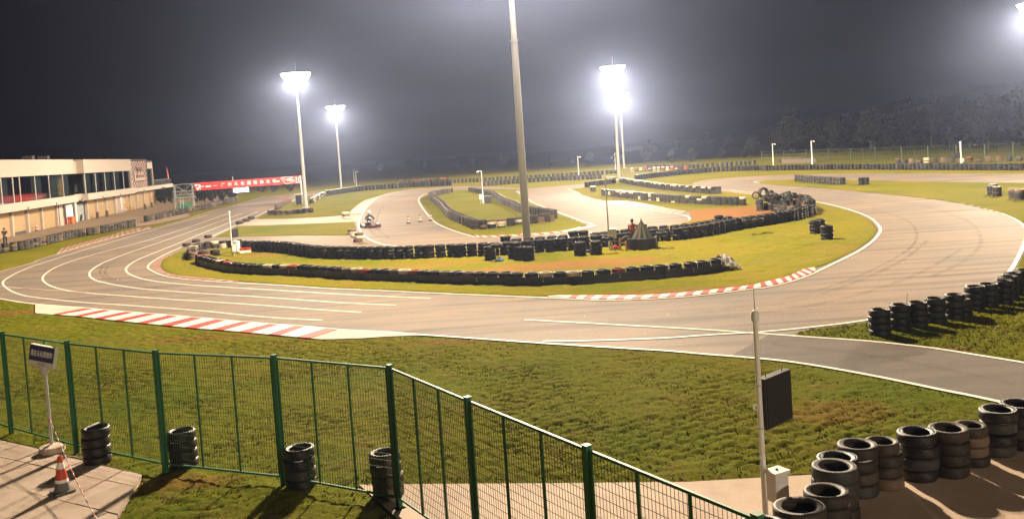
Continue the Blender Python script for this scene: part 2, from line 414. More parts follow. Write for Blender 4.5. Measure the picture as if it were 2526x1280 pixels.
def leaf_mat(name, a, b):
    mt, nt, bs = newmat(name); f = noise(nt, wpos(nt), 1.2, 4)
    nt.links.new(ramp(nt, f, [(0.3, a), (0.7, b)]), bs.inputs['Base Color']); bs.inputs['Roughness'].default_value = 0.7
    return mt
M['blade'] = None
M['checkred'] = paint('checker_red', (0.17, 0.055, 0.045), 0.6, 0, 0.2)
M['checkpale'] = paint('checker_pale', (0.34, 0.29, 0.26), 0.6, 0, 0.2)
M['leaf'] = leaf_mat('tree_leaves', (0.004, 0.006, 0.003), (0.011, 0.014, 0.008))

# ================================================================== THE SETTING
# ---- traced lines of the circuit (photo pixels on the flat ground)
L_out_top = [(655,484),(649,485.5),(617,495),(570,509),(532,518),(431,549),(329,575),(228,601),(148,625),(99,640),(75,650),(0,670),(-90,699)]
L_bot = [(-90,724),(0,737.6),(79,749.4),(198,759),(297,768),(396,776),(500,785),(648,798),(747,805),(846,814),(950,819),(1038,826),(1098,830),(1197,837),(1296,844),(1400,851),(1548,860),(1647,866),(1746,874.6),(1877,885),(1972,896),(2087,915),(2202,937),(2317,961),(2403,978),(2475,994),(2570,1017),(2700,1052)]
L_acc_up = [(1294,789.7),(1350,792),(1548,803),(1746,814),(1850,821.5),(1877,823),(2001,832),(2145,842),(2289,857.6),(2403,875),(2526,895),(2640,916),(2720,932)]
L_right_out = [(1340,842.5),(1449,841),(1548,838),(1647,834),(1746,827),(1850,821),(1877,819.6),(2001,807.6),(2145,789),(2300,757),(2400,727),(2455,698),(2492,668),(2514,630),(2530,592),(2532,572),(2526,557),(2495,536.5),(2445,519),(2366,500.5),(2266,486),(2139,473.5),(2013,462),(1886,453),(1860,449.5)]
L_in = [(455,607),(416,624),(386,639.6),(368,653.4),(365.5,661),(376,669),(406,681),(455,689),(500,693),(588,698.4),(687,704),(806,712),(950,718),(1098,725),(1296,733),(1400,737.5),(1488,741),(1587,739),(1686,733),(1766,725),(1850,714),(1886,710),(1944,697),(2001,677),(2059,649.5),(2116,621),(2153,595),(2171,572),(2168,557.5),(2145,537),(2102,520),(2038,503),(1962,489),(1916,482),(1870,477),(1800,469)]
L_lane = [
 [(514,530),(405,560),(304,589),(203,618),(119,644.5),(79,657.4),(39.6,674),(14,689),(7,697),(12,707),(30,719),(59,729),(99,735),(198,745.5),(297,752),(396,759),(500,767),(648,781.5),(795,790)],
 [(562,527),(456,564),(355,595.6),(257,621),(188,640.6),(138.6,659),(113,675),(105,687),(111,697),(129,707),(168,717),(237,724.7),(317,730.6),(396,736.6),(500,743.5),(648,753),(747,761),(891,770.6)],
 [(600,526),(481,568),(388,600),(317,624),(257,647.5),(227.6,665),(220.7,677),(227.6,687),(247,695),(297,705),(356,713),(500,724),(648,733),(846,747),(977,752.6)],
 [(636,523),(532,562.7),(441,600),(376,625.7),(336.5,642.6),(315,657),(311,667),(320.7,677),(356,689),(416,698),(500,705),(648,714),(846,726),(950,731),(1061,736)]]
L_lane5 = [(-120,701),(0,707),(60,712),(172,719),(215,722)]
L_i2 = [(1119,468),(1059,477),(1039.6,484),(1032.7,493),(1037.6,506.7),(1055,530),(1075,550),(1109,566),(1158,582),(1188,586),(1237,585),(1293,582),(1356,578),(1396,573),(1435,564),(1462,557),(1459,553),(1435,546),(1396,531),(1356,516.6),(1317,501),(1305,493),(1285,479),(1275,472)]
L_loop = [(1157,460.5),(1093,464),(1017,469),(967,477),(934,487),(907,509),(896,525),(890,536),(886,547),(884,556),(887,567),(894,578),(906,587.5),(921,595.6),(941,602.7),(972,607),(1022,609)]
L_hair = [(1402,467),(1439,480),(1479,494),(1535,507),(1598,516.6),(1657,526.5),(1687,531.4),(1701,538),(1699,546),(1681,552),(1647,560),(1560,574),(1470,586)]
L_str_r = [(524,583),(577,558.6),(582,556)], [(625,538),(662,519.6),(681,512),(720,496.6),(757,482),(780,477.6)]

def S(pts, n=6, z=0): return smooth(GP(pts, z), n)

# ---- one ground sheet to the horizon
mb = MB(); mb.add([(-900,-70,-0.05),(900,-70,-0.05),(900,1500,-0.05),(-900,1500,-0.05)], [(0,1,2,3)])
struct(obj('ground', mb, M['grass']))

# ---- asphalt of the whole circuit
outer = S(L_bot) + GP([(2900,1110),(2900,960),(2800,430)]) + S([(2526,429),(2215,428),(2089,429),(2020,429.4),(1887,434),(1760,442),(1709,453)]) \
      + GP([(1700,464),(1760,484),(1600,492),(1500,482),(1430,472),(1450,463),(1520,452.5),(1500,450)]) + GP([(1445,454),(1376,459),(1303,464.5),(1240,462),(1157,459),(1040,463),(900,470),(800,471.5)]) \
      + GP([(779,472),(735,477.6)]) + S(L_out_top) + GP([(-200,716)])
struct(sheet('track', outer, 0.0, M['asphalt']))
acc = S([(1900,824.5),(2001,832),(2145,842),(2289,857.6),(2403,875),(2526,895),(2640,916),(2720,932)]) + list(reversed(S([(1800,878.5),(1877,885),(1972,896),(2087,915),(2202,937),(2317,961),(2403,978),(2475,994),(2570,1017),(2700,1052)])))
struct(sheet('access_road', acc, 0.005, M['asphalt2']))
link = GP([(524,589),(628,585),(729,582.7),(856,582.7),(884,573)]) + S([(889,570),(894,578),(906,587.5),(921,595.6),(941,602.7),(972,607)],4) + GP([(900,612),(818,610),(600,606),(501,610),(438,620),(455,607)])
struct(sheet('link_road', link, 0.004, M['road']))
path = GP([(628,541),(704,541),(780,537),(856,532),(891,529.5),(886,547),(876,546),(780,550),(653,555),(584,557)])
struct(sheet('crossing_path', path, 0.006, M['path']))
apron = GP([(-300,690),(0,607),(100,590),(332,552),(362,543),(470,517),(583,489),(560,484),(470,490),(300,500),(0,520),(-300,590)])
struct(sheet('pit_apron', apron, -0.02, M['apron']))
struct(sheet('pit_exit', GP([(335,560),(388,551.5),(470,534),(460,522),(362,543),(332,552)]), -0.012, M['apron']))

# ---- turf: displaced grids cut to the traced outlines
_perm = np.random.RandomState(3).rand(256, 256).astype(np.float32)
def vnoise(x, y):
    xi = np.floor(x).astype(int); yi = np.floor(y).astype(int); fx = x - xi; fy = y - yi
    fx = fx*fx*(3-2*fx); fy = fy*fy*(3-2*fy); x0, x1, y0, y1 = xi & 255, (xi+1) & 255, yi & 255, (yi+1) & 255
    return (_perm[y0,x0]*(1-fx)+_perm[y0,x1]*fx)*(1-fy) + (_perm[y1,x0]*(1-fx)+_perm[y1,x1]*fx)*fy
def fbm(x, y, o=4):
    s = 0; a = 0.5
    for i in range(o): s = s + a*vnoise(x*2**i + 17*i, y*2**i + 31*i); a *= 0.5
    return s
def inside(P, poly):
    x, y = P[:,0], P[:,1]; c = np.zeros(len(P), bool); n = len(poly)
    for i in range(n):
        x1, y1 = poly[i]; x2, y2 = poly[(i+1) % n]
        if y1 == y2: continue
        k = ((y1 > y) != (y2 > y)) & (x < (x2-x1)*(y-y1)/(y2-y1)+x1); c ^= k
    return c
def edge_dist(P, poly):
    d = np.full(len(P), 1e9); n = len(poly)
    for i in range(n):
        a = poly[i]; b = poly[(i+1) % n]; ab = b-a; L = ab @ ab
        if L < 1e-9: continue
        t = np.clip(((P-a) @ ab)/L, 0, 1); q = a + t[:,None]*ab; d = np.minimum(d, np.hypot(*(P-q).T))
    return d
def turf(name, pts, cell, amp, mat, z0=0.012, mound=0.0, sod=None, ymax=None):
    poly = np.array([(p.x, p.y) for p in pts]); lo = poly.min(0); hi = poly.max(0)
    nx = int((hi[0]-lo[0])/cell)+2; ny = int((hi[1]-lo[1])/cell)+2
    gx, gy = np.meshgrid(lo[0]+np.arange(nx)*cell, lo[1]+np.arange(ny)*cell)
    P = np.stack([gx.ravel(), gy.ravel()], 1)
    ins = inside(P, poly)
    d = np.zeros(len(P)); d[ins] = edge_dist(P[ins], poly)
    x, y = P[:,0], P[:,1]
    h = fbm(x*5.5, y*5.5, 3)*0.9 + 0.55*np.abs(2*fbm(x*2.3+9, y*2.3, 3)-.95) + 0.5*fbm(x*1.1+9, y*1.1, 2) - 0.35
    h = np.maximum(h, 0)
    if sod:                                             # seams between the laid turf squares
        wx = 0.55*(fbm(x*1.3, y*1.3, 3)-.45); wy = 0.55*(fbm(x*1.3+40, y*1.3, 3)-.45)
        a = sod[0]; u = x*cos(a)+y*sin(a)+wx; v = -x*sin(a)+y*cos(a)+wy
        su, sv = sod[1], sod[2]
        row = np.floor(v/sv); uu = u/su + 0.37*(row % 3)
        e = np.minimum(np.abs(uu-np.round(uu))*su, np.abs(v/sv-np.round(v/sv))*sv)
        patch = fbm(x*0.35+3, y*0.35+8, 2)
        h = h - 0.55*np.exp(-(e/0.035)**2)*np.clip((patch-0.34)*6, 0.0, 1)
    fade = np.clip(d/0.35, 0, 1)
    z = z0 + amp*np.maximum(h, -0.55)*fade + 0.004*fade
    if mound: z = z + mound*(1-np.exp(-np.maximum(d-0.8,0)**2/14.0))
    sp_ = np.where(ins, cell*0.35, 0)
    X = x + sp_*(vnoise(x*37, y*41)-0.5); Y = y + sp_*(vnoise(x*43+5, y*39)-0.5)
    ok = ins.reshape(ny, nx); q = ok[:-1,:-1] & ok[1:,:-1] & ok[:-1,1:] & ok[1:,1:]
    idx = np.arange(nx*ny).reshape(ny, nx)
    faces = np.stack([idx[:-1,:-1][q], idx[:-1,1:][q], idx[1:,1:][q], idx[1:,:-1][q]], 1)
    used = np.unique(faces); re = np.full(nx*ny, -1); re[used] = np.arange(len(used)); faces = re[faces]
    me = bpy.data.meshes.new(name); co = np.stack([X, Y, z], 1)[used]
    me.vertices.add(len(co)); me.vertices.foreach_set('co', co.ravel())
    nf = len(faces); me.loops.add(nf*4); me.loops.foreach_set('vertex_index', faces.ravel().astype(np.int32))
    me.polygons.add(nf); me.polygons.foreach_set('loop_start', np.arange(0, nf*4, 4, dtype=np.int32))
    me.polygons.foreach_set('use_smooth', np.ones(nf, bool))
    me.update(calc_edges=True); me.validate(); me.materials.append(mat)
    GRIDS[name] = (poly, mat)
    return struct(obj(name, me))
GRIDS = {}
def blades(name, src, lo, hi, dens, hgt, mat, seed):       # short grass blades standing in the turf
    poly, _ = GRIDS[src]; rs = np.random.RandomState(seed)
    n = int((hi[0]-lo[0])*(hi[1]-lo[1])*dens); P = np.stack([rs.uniform(lo[0],hi[0],n), rs.uniform(lo[1],hi[1],n)],1)
    P = P[inside(P, poly)]; keep = fbm(P[:,0]*2.2, P[:,1]*2.2, 3)+0.5*rs.rand(len(P)) > 0.52; P = P[keep]; d = edge_dist(P, poly); P = P[d > 0.08]; n = len(P)
    me = bpy.data.meshes.new(name); nb = 3
    V = np.zeros((n, nb, 3, 3), np.float32); z0 = 0.012 + 0.05*np.maximum(fbm(P[:,0]*5.5, P[:,1]*5.5, 3)*0.9-.2, 0)
    for k in range(nb):
        a = rs.uniform(0, 6.28, n); L = hgt*rs.uniform(.5, 1.2, n); t = rs.uniform(.2, .9, n); wd = 0.010*rs.uniform(.7,1.5,n); off = rs.uniform(-.02,.02,(n,2))
        bx, by = P[:,0]+off[:,0], P[:,1]+off[:,1]; ca, sa = np.cos(a), np.sin(a)
        V[:,k,0] = np.stack([bx-sa*wd, by+ca*wd, z0],1); V[:,k,1] = np.stack([bx+sa*wd, by-ca*wd, z0],1); V[:,k,2] = np.stack([bx+ca*L*t, by+sa*L*t, z0+L*np.sqrt(1-t*t*.8)],1)
    V = V.reshape(-1,3); nf = n*nb
    me.vertices.add(len(V)); me.vertices.foreach_set('co', V.ravel()); me.loops.add(nf*3); me.loops.foreach_set('vertex_index', np.arange(nf*3, dtype=np.int32))
    me.polygons.add(nf); me.polygons.foreach_set('loop_start', np.arange(0, nf*3, 3, dtype=np.int32)); me.update(calc_edges=True); me.materials.append(mat)
    o = obj(name, me); tag(o, 'short grass blades growing in the laid turf', 'grass', kind='stuff'); return o
kerb1_low = [(87,774),(178,781),(297,794),(396,804),(489,813),(549,817),(648,826),(733,834),(796,839),(895,836),(950,832),(1038,829)]
near = GP([(-120,732)]) + S([(0,741),(40,745),(86,751)],3) + S(kerb1_low,3) + S([(1098,833),(1197,840),(1296,847),(1400,854),(1548,863),(1647,869),(1746,877.6),(1877,888),(1972,899),(2087,918.5),(2202,940.5),(2317,965),(2403,982),(2475,998),(2560,1020)],4) \
     + GP([(2526,1035),(2440,1075),(2330,1105),(2200,1130),(2090,1155),(2010,1172),(1700,1190),(1400,1193),(1062,1195),(886,1197),(946,1250),(985,1285),(1050,1420),(240,1420),(270,1310),(300,1262),(345,1192),(350,1176),(190,1131),(60,1098),(0,1090),(-120,1066)])
turf('near_lawn', near, 0.055, 0.085, M['neargrass'], 0.006, 0.0, (0.5, 0.42, 0.34))
blades('grass_blades', 'near_lawn', (-16,9), (18,30), 90, 0.042, M['neargrass'], 4)
right = S([(1955,824),(2001,812),(2145,793.5),(2300,762),(2400,732),(2460,702),(2498,671),(2519,632),(2536,592)],4) + GP([(2720,592),(2780,925),(2720,928),(2640,912)]) + list(reversed(S([(1980,829),(2001,830.5),(2145,840),(2289,855),(2403,872.5),(2526,892)],4)))
turf('corner_lawn', right, 0.08, 0.06, M['neargrass'], 0.010, 0.0, (0.9, 0.42, 0.34))
blades('grass_blades', 'corner_lawn', (8,18), (20,34), 150, 0.06, M['neargrass'], 5)
i1 = S([(501,611),(440,621),(424,630),(402,640),(395,653),(398,663),(412,673),(435,679),(500,686),(589,695),(687,702),(806,710),(950,716),(1098,723),(1296,731),(1390,731),(1488,731),(1587,730),(1686,724),(1766,716),(1850,706),(1886,698),(1944,684),(1984,667),(2014,662),(2059,645),(2116,616),(2150,593),(2165,572),(2162,558),(2140,538.5),(2098,522),(2038,505.5),(1962,491.5),(1916,485),(1866,481),(1790,474)],4) \
   + GP([(1770,470),(1710,459),(1640,447),(1560,443),(1519,452),(1447,462),(1408,467.5)]) + S([(1436,481),(1476,494),(1505,494.5),(1548,496.5),(1598,504.5),(1657,516),(1695,521),(1702,530),(1703,539),(1696,545),(1679,550.5),(1647,558),(1560,572),(1470,584)],4) + GP([(1300,604),(1100,611),(972,609),(818,610.5),(600,607)])
turf('infield_lawn', i1, 0.12, 0.10, M['infield'], 0.012)
i2 = S([(1119,469.5),(1061,479),(1043,485),(1036,493),(1041,506),(1058,529.5),(1078,549),(1112,564.5),(1160,580),(1188,583.5),(1237,582.5),(1293,579.5),(1356,575),(1396,570),(1435,561),(1452,555.5),(1435,548.5),(1394,533),(1353,518),(1314,502),(1301,493.5),(1282,480),(1273,473)],4) + GP([(1281,468),(1218,466.5)])
turf('island_lawn', i2, 0.22, 0.05, M['lush'], 0.012, 0.25)
turf('verge_lawn', GP([(527,586),(579,560.5),(584,558.5),(653,556.5),(780,551.5),(876,547.5),(880,557),(882,570),(880,573),(856,582),(729,581.5),(628,584)]), 0.2, 0.05, M['lush'], 0.012)
i3 = GP([(630,540),(664,521),(683,513.5),(722,498.5),(759,484),(800,481),(881,469.5),(1040,462),(1120,459.5),(1093,462.5)]) + S([(1017,467),(964,475),(940,483.5),(919,488.5),(894,498.5),(869,518),(863,528)],4) + GP([(856,531),(780,536),(704,540)])
turf('paddock_lawn', i3, 0.25, 0.05, M['lush'], 0.012)
i4 = S([(1866,450),(1886,455),(2013,464),(2139,475.5),(2266,488.5),(2366,503),(2445,522),(2495,540),(2532,566)],4) + GP([(2720,560),(2760,470),(2526,451.5),(2393,450.5),(2266,449),(2152,445.5),(2050,443),(1962,442),(1886,445.7)])
turf('hairpin_lawn', i4, 0.28, 0.06, M['grass'], 0.012)

# ---- concrete yard at the lower right, paving slabs at the lower left
yard = GP([(886,1197),(1062,1195),(1400,1193),(1700,1190),(2010,1172),(2090,1155),(2200,1130),(2330,1105),(2440,1075),(2526,1035),(2600,1010),(2900,960),(3300,1900),(1300,1900),(1050,1420),(985,1285),(946,1250)])
struct(sheet('concrete_yard', yard, 0.02, M['concrete']))
base_poly = [Vector((p.x, p.y)) for p in GP([(-160,1055),(0,1090),(60,1098),(190,1131),(350,1176),(345,1192),(300,1262),(270,1310),(240,1420),(-160,1420)])]
paving = struct(sheet('paving', [Vector((p.x,p.y,0)) for p in base_poly], -0.004, M['concrete']))
pa = G(28,1092); pb = G(415,1170); pd = (pb-pa).normalized(); pn = Vector((pd.y, -pd.x, 0))
bp = np.array([(p.x, p.y) for p in base_poly])
def clip_poly(poly, a, b):               # keep the left of the edge a->b
    out = []
    for i in range(len(poly)):
        p, q = poly[i], poly[(i+1) % len(poly)]
        sp1 = (b.x-a.x)*(p.y-a.y)-(b.y-a.y)*(p.x-a.x); sq1 = (b.x-a.x)*(q.y-a.y)-(b.y-a.y)*(q.x-a.x)
        if sp1 >= 0: out.append(p)
        if sp1*sq1 < 0: out.append(p + (q-p)*(sp1/(sp1-sq1)))
    return out
SL, SW = 1.55, 1.02
n_sl = 0
for iu in range(-4, 6):
    for iv in range(-1, 9):
        jx = 0.35*(iv % 2)
        c = [pa + pd*((iu+jx)*SL+gx) + pn*(iv*SW+gy-0.25) for gx, gy in ((0.012,0.012),(SL-0.012,0.012),(SL-0.012,SW-0.012),(0.012,SW-0.012))]
        q = [Vector((p.x, p.y)) for p in c]
        cen = sum(q, Vector((0,0)))/4
        if not inside(np.array([(p.x,p.y) for p in q]), bp).any(): continue
        if not inside(np.array([(p.x,p.y) for p in q]), bp).all():
            # cut at the outline: clip against the two visible straight edges of the paved area
            for a, b in ((base_poly[4], base_poly[3]), (base_poly[7], base_poly[4]), (base_poly[3], base_poly[1])):
                q = clip_poly(q, a, b)
                if len(q) < 3: break
        if len(q) < 3: continue
        ar = 0.5*sum(q[i].x*q[(i+1)%len(q)].y-q[(i+1)%len(q)].x*q[i].y for i in range(len(q)))
        if ar < 0: q = q[::-1]
        if abs(ar) < 0.05: continue
        mb = MB(); zt = 0.045 + rnd.uniform(-0.006, 0.008); mb.prism([(p.x-cen.x, p.y-cen.y) for p in q], -0.05, zt)
        obj('paving_slab', mb, M['slab'], paving, (cen.x, cen.y, 0)); n_sl += 1

# ---- painted lines
def line(name, pts, wd=0.14, z=0.022, mat='line', n=6):
    mb = MB(); ribbon(mb, S(pts, n), wd, z); return struct(obj(name, mb, M[mat]))
for L in L_lane: line('lane_line', L, 0.13, 0.010)
line('lane_line', L_lane5, 0.12, 0.014, 'lineworn')
line('edge_line', L_bot, 0.14, 0.018); line('edge_line', L_acc_up, 0.13, 0.016); line('edge_line', L_right_out, 0.15, 0.020)
line('edge_line', L_in, 0.15, 0.022); line('edge_line', L_i2 , 0.15, 0.024); line('edge_line', L_loop, 0.16, 0.022)
line('edge_line', L_hair, 0.15, 0.022); line('edge_line', L_out_top, 0.15, 0.012, 'lineworn')
line('edge_line', L_str_r[0], 0.15, 0.014); line('edge_line', L_str_r[1], 0.15, 0.014)
line('edge_line', [(1886,446.5),(1962,443),(2050,444),(2152,446.5),(2266,450.5),(2393,452),(2526,453),(2700,455)], 0.15, 0.014, 'lineworn')
line('edge_line', [(1709,453),(1760,442.5),(1887,434.5),(2020,430),(2089,429.5),(2215,428.5),(2526,429.5)], 0.15, 0.014, 'lineworn')
line('edge_line', [(624,541),(704,542),(780,538),(856,533)], 0.12, 0.016, 'lineworn'); line('edge_line', [(584,557),(653,555.3),(780,550.3),(876,546.3)], 0.12, 0.016, 'lineworn')
line('edge_line', [(735,477.6),(779,472),(850,467),(900,464)], 0.2, 0.016, 'line')
line('start_line', [(935,495),(980,493),(1033,491)], 0.25, 0.012, 'lineworn')
line('edge_line', [(1860,449.5),(1868,447.6),(1886,446.5)], 0.25, 0.028)
for a, b in (((1432,565),(1463,557)),): line('edge_line', [a, ((a[0]+b[0])/2, (a[1]+b[1])/2+.6), b], 0.55, 0.030)

for sk in ([(620,520),(420,585),(300,625),(250,660),(268,690),(380,708),(640,728),(900,740)],[(640,516),(430,586),(312,628),(262,661),(280,688),(390,705)],[(1000,770),(1300,768),(1600,768),(1850,752),(2050,705),(2200,640),(2260,590),(2240,545),(2150,512)],[(1100,778),(1400,774),(1650,772),(1880,754),(2080,705),(2225,640),(2290,590)],[(1500,785),(1800,778),(2050,742),(2250,680),(2370,615)],[(905,555),(930,580),(1000,592),(1120,596),(1300,597)],[(1020,475),(960,495),(935,525),(930,560),(960,585)],[(1480,560),(1560,540),(1600,528),(1540,518),(1450,500)],[(2100,480),(2250,500),(2380,540),(2420,590),(2380,640),(2300,680)],[(1900,845),(2100,868),(2300,902),(2500,945)]):
    for dy in (0, rnd.uniform(2.5, 5)): line('skid_mark', [(x, y+dy) for x, y in sk], rnd.uniform(.10,.22), 0.008+rnd.uniform(0,.0008), 'skid')
# ---- kerbs: every painted block is a piece of its kerb
def at_x(pts, x):                         # point of a pixel polyline at a given x
    for (x0, y0), (x1, y1) in zip(pts, pts[1:]):
        if x0 <= x <= x1: return (x, y0+(y1-y0)*(x-x0)/(x1-x0))
    return (x, pts[0][1] if x < pts[0][0] else pts[-1][1])
def block(kerb, P, mat, h=0.045, z0=0.0):
    mb = MB(); c = sum(P, Vector())/len(P)
    q = [(p.x-c.x, p.y-c.y) for p in P]
    if sum(q[i][0]*q[(i+1)%len(q)][1]-q[(i+1)%len(q)][0]*q[i][1] for i in range(len(q))) < 0: q = q[::-1]
    mb.prism(q, z0-0.03, z0+h); return obj('kerb_block', mb, M[mat], kerb, (c.x, c.y, 0))
k1 = struct(thing('kerb', None, None))
up = [(x, y+2.2) for x, y in [(79,749.4),(198,759),(297,768),(396,776),(500,785),(648,798),(747,805),(846,814),(950,819),(1038,826)]]
reds = [(132,148,210,232),(184,202,255,275),(233.6,255,309,332),(283,305,362,386),(340,364,416,441),(396,425,473,500),(456,487,533,559),(523,553,598,622),(590,620,664,691),(662,693,729,755),(733,767,804,832)]
def quadpx(l0, l1, u0, u1):
    lows = [G(*at_x(kerb1_low, l0+(l1-l0)*t)) for t in (0, .5, 1)]; ups = [G(*at_x(up, u0+(u1-u0)*t)) for t in (1, .5, 0)]
    return lows + ups
block(k1, [G(87,752.5), G(87,774), G(110,776), G(*at_x(kerb1_low,131)), G(*at_x(up,209)), G(150,757.3)], 'cream', 0.035)
for i, r_ in enumerate(reds):
    block(k1, quadpx(*r_), 'kred', 0.05 + 0.004*(i % 2))
    if i < len(reds)-1: n_ = reds[i+1]; block(k1, quadpx(r_[1], n_[0], r_[3], n_[2]), 'kwhite', 0.053)
block(k1, [G(767.5,836.5), G(796,839), G(895,836), G(950,832), G(1036,828.8), G(*at_x(up,950)), G(*at_x(up,900)), G(*at_x(up,832.5))], 'cream', 0.035)
def kerb(inner, outer_, n, cols, h=0.05, z0=0.0, skew=0.0):
    k = struct(thing('kerb', None, None))
    a = S(inner, 8); b = S(outer_, 8)
    def par(p):
        d = [0]
        for q0, q1 in zip(p, p[1:]): d.append(d[-1]+(q1-q0).length)
        return p, d
    def ev(pd_, t):
        p, d = pd_; s = max(0, min(1, t))*d[-1]
        for i in range(len(d)-1):
            if s <= d[i+1]: return p[i]+(p[i+1]-p[i])*((s-d[i])/max(1e-9, d[i+1]-d[i]))
        return p[-1]
    A, B = par(a), par(b)
    for i in range(n):
        t0, t1 = i/n, (i+1)/n
        block(k, [ev(A, t0), ev(A, (t0+t1)/2), ev(A, t1), ev(B, t1+skew), ev(B, (t0+t1)/2+skew), ev(B, t0+skew)], cols(i, n), h + 0.004*(i % 2), z0)
    return k
rw = lambda i, n: 'kwhite' if (i < 2 or i > n-2 or i % 2 == 0) else 'kred'
kerb([(1352,734),(1400,736.3),(1488,739.8),(1587,737.8),(1686,731.8),(1766,723.8),(1850,712.8),(1886,708.8),(1944,695.8),(2001,675.8),(2012,669)], [(1352,733),(1390,731),(1488,731),(1587,730),(1686,724),(1766,716),(1850,706),(1886,698),(1944,684),(1984,665.5),(2010,662)], 41, rw)
rb = lambda i, n: 'kbrown' if i % 2 else 'path'
kerb([(413,627),(388,640),(371,653.5),(369,661),(379,668),(408,679.5),(455,687.5),(500,691.5),(588,697)], [(424,630),(402,640),(395,653),(398,663),(412,673),(435,679),(470,683),(500,686),(589,695)], 44, rb, 0.04)
kerb([(140,626),(228,599.5),(329,573.5),(375,562)], [(134,620),(152,613),(253,585.5),(329,565),(372,559)], 34, rb, 0.04, -0.02, 0.10)
kerb([(1511,500),(1578,510.5),(1657,525.3),(1685,529)], [(1505,495),(1548,497),(1598,505),(1657,516.6),(1695,521.5)], 24, rb, 0.04, 0, 0.04)
kerb([(895,525.5),(906,509),(932,487.2),(946,482.5)], [(864,528),(869,519),(894,499),(919,489),(940,484)], 8, lambda i, n: 'cream' if i in (0,7) else ('kpink' if i % 2 else 'path'), 0.03)
kerb([(1170,583.6),(1188,585),(1237,584),(1293,581),(1356,577),(1396,572),(1435,563)], [(1170,580.5),(1188,583),(1237,582),(1293,579),(1356,574.5),(1396,569.5),(1430,561.5)], 26, lambda i, n: 'kwhite' if i > 19 or i % 2 else 'kred', 0.05)
kerb([(1786,468.3),(1840,474),(1868,478)], [(1784,470.5),(1835,481.5),(1860,483)], 14, rb, 0.04, 0, 0.02)
# low earth-coloured kerb edging behind the fast corner
kerb([(2018,667),(2059,648),(2114,620)], [(2016,664.5),(2058,645.5),(2112,617.5)], 6, lambda i, n: 'tanstone', 0.06)  if False else None

# ================================================================== FLOODLIGHT MASTS
def wide_beam(L):          # area floodlights are aimed outwards: the beam strengthens away from straight down
    L.use_nodes = True; nt = L.node_tree; em = nt.nodes['Emission']
    g = nt.nodes.new('ShaderNodeNewGeometry'); sp3 = nt.nodes.new('ShaderNodeSeparateXYZ'); nt.links.new(g.outputs['Incoming'], sp3.inputs[0])
    c = maths(nt, 'MULTIPLY', sp3.outputs[2], BEAM_SIGN)                       # +1 straight down, -1 straight up
    k = maths(nt, 'MINIMUM', maths(nt, 'POWER', maths(nt, 'MAXIMUM', c, 0.02), -2.2), BEAM_CAP)
    mr = nt.nodes.new('ShaderNodeMapRange'); mr.interpolation_type = 'SMOOTHSTEP'
    for i_, v_ in ((1, -0.14), (2, 0.36), (3, 0.0), (4, 1.0)): mr.inputs[i_].default_value = v_
    nt.links.new(c, mr.inputs[0]); k = maths(nt, 'MULTIPLY', k, mr.outputs[0])
    nt.links.new(k, em.inputs['Strength'])
BEAM_CAP = 7.0; BEAM_SIGN = -1.0
def mast(px, py, top_py, label, group, top_z=None, watt=1.0, r0=0.24, spots=True, pos=None, ringr=1.75):
    b = Vector(pos) if pos else back(G(px, py), 0.25); h = top_z if top_z else height_at(b, top_py)+0.4
    t = thing('floodlight_mast', label, 'floodlight', (b.x, b.y, 0), rnd.uniform(0, 1), group)
    mb = MB(); mb.tube((0,0,0), (0,0,h*0.56), r0, r0*0.80, 16).tube((0,0,h*0.56-0.02), (0,0,h), r0*0.74, r0*0.45, 16)
    obj('mast', mb, M['galv'], t, sm=True)
    mb = MB(); mb.tube((0,0,h*0.56-0.06), (0,0,h*0.56+0.06), r0*0.9, r0*0.9, 16); obj('joint_collar', mb, M['galv'], t, sm=True)
    mb = MB(); mb.box((0,0,0.03), (0.9,0.9,0.06))
    for sx in (-1,1):
        for sy in (-1,1): mb.tube((sx*.34,sy*.34,.06),(sx*.34,sy*.34,.14),.03,.03,6)
    obj('base_plate', mb, M['galv'], t)
    fr = MB(); n = 28; R = ringr
    fr.path([Vector((cos(2*pi*i/n)*R, sin(2*pi*i/n)*R, h-0.15)) for i in range(n+1)], 0.05, 6)
    for i in range(4): a = i*pi/2+0.3; fr.tube((0,0,h-0.05), (cos(a)*R, sin(a)*R, h-0.15), 0.04, 0.04, 6)
    fr.tube((0,0,h-0.4), (0,0,h+0.25), 0.22, 0.2, 12).tube((0,0,h+0.25), (0,0,h+1.6), 0.02, 0.01, 5)
    obj('ring_frame', fr, M['galv'], t)
    N = 20
    for i in range(N):
        a = 2*pi*i/N*2 + (0.3 if i >= 10 else 0)
        fo = obj('floodlight', FLOOD_ME, parent=t, loc=(cos(a)*(R if i < 10 else R*.8), sin(a)*(R if i < 10 else R*.8), h-0.2 if i < 10 else h-0.68), rot=(0, radians(30), a))
        lo = obj('lens', LENS_ME, parent=fo)
    if spots:
        for i in range(2):
            a = i*pi + 0.9
            L = bpy.data.lights.new('floodlight_glow', 'POINT'); L.energy = LIGHT_WATT*watt; L.color = (1.0, 0.80, 0.57)
            L.shadow_soft_size = 0.45; wide_beam(L)
            lo = bpy.data.objects.new('floodlight_glow', L); COL.objects.link(lo); lo.parent = t; lo.location = (cos(a)*1.5, sin(a)*1.5, h-1.0)
    return t
mb = MB(); mb.box((-0.10,0,0), (0.16,0.94,0.48)).box((-0.21,0,0), (0.06,0.5,0.36)).box((0.0,0,0.245), (0.10,0.96,0.03)); FLOOD_ME = mb.mesh('floodlight', M['galv'])
mb = MB(); mb.box((0.0,0,0), (0.05,0.90,0.44)); LENS_ME = mb.mesh('lens', M['lens'])
gm = 'floodlight masts round the circuit'
mast(1302, 614, None, 'tall grey floodlight mast rising from the long black infield tyre wall', gm, 22.0, 2.2, 0.245)
mast(755, 513, 190, 'floodlight mast standing just right of the red banner', gm, None, 0.48)
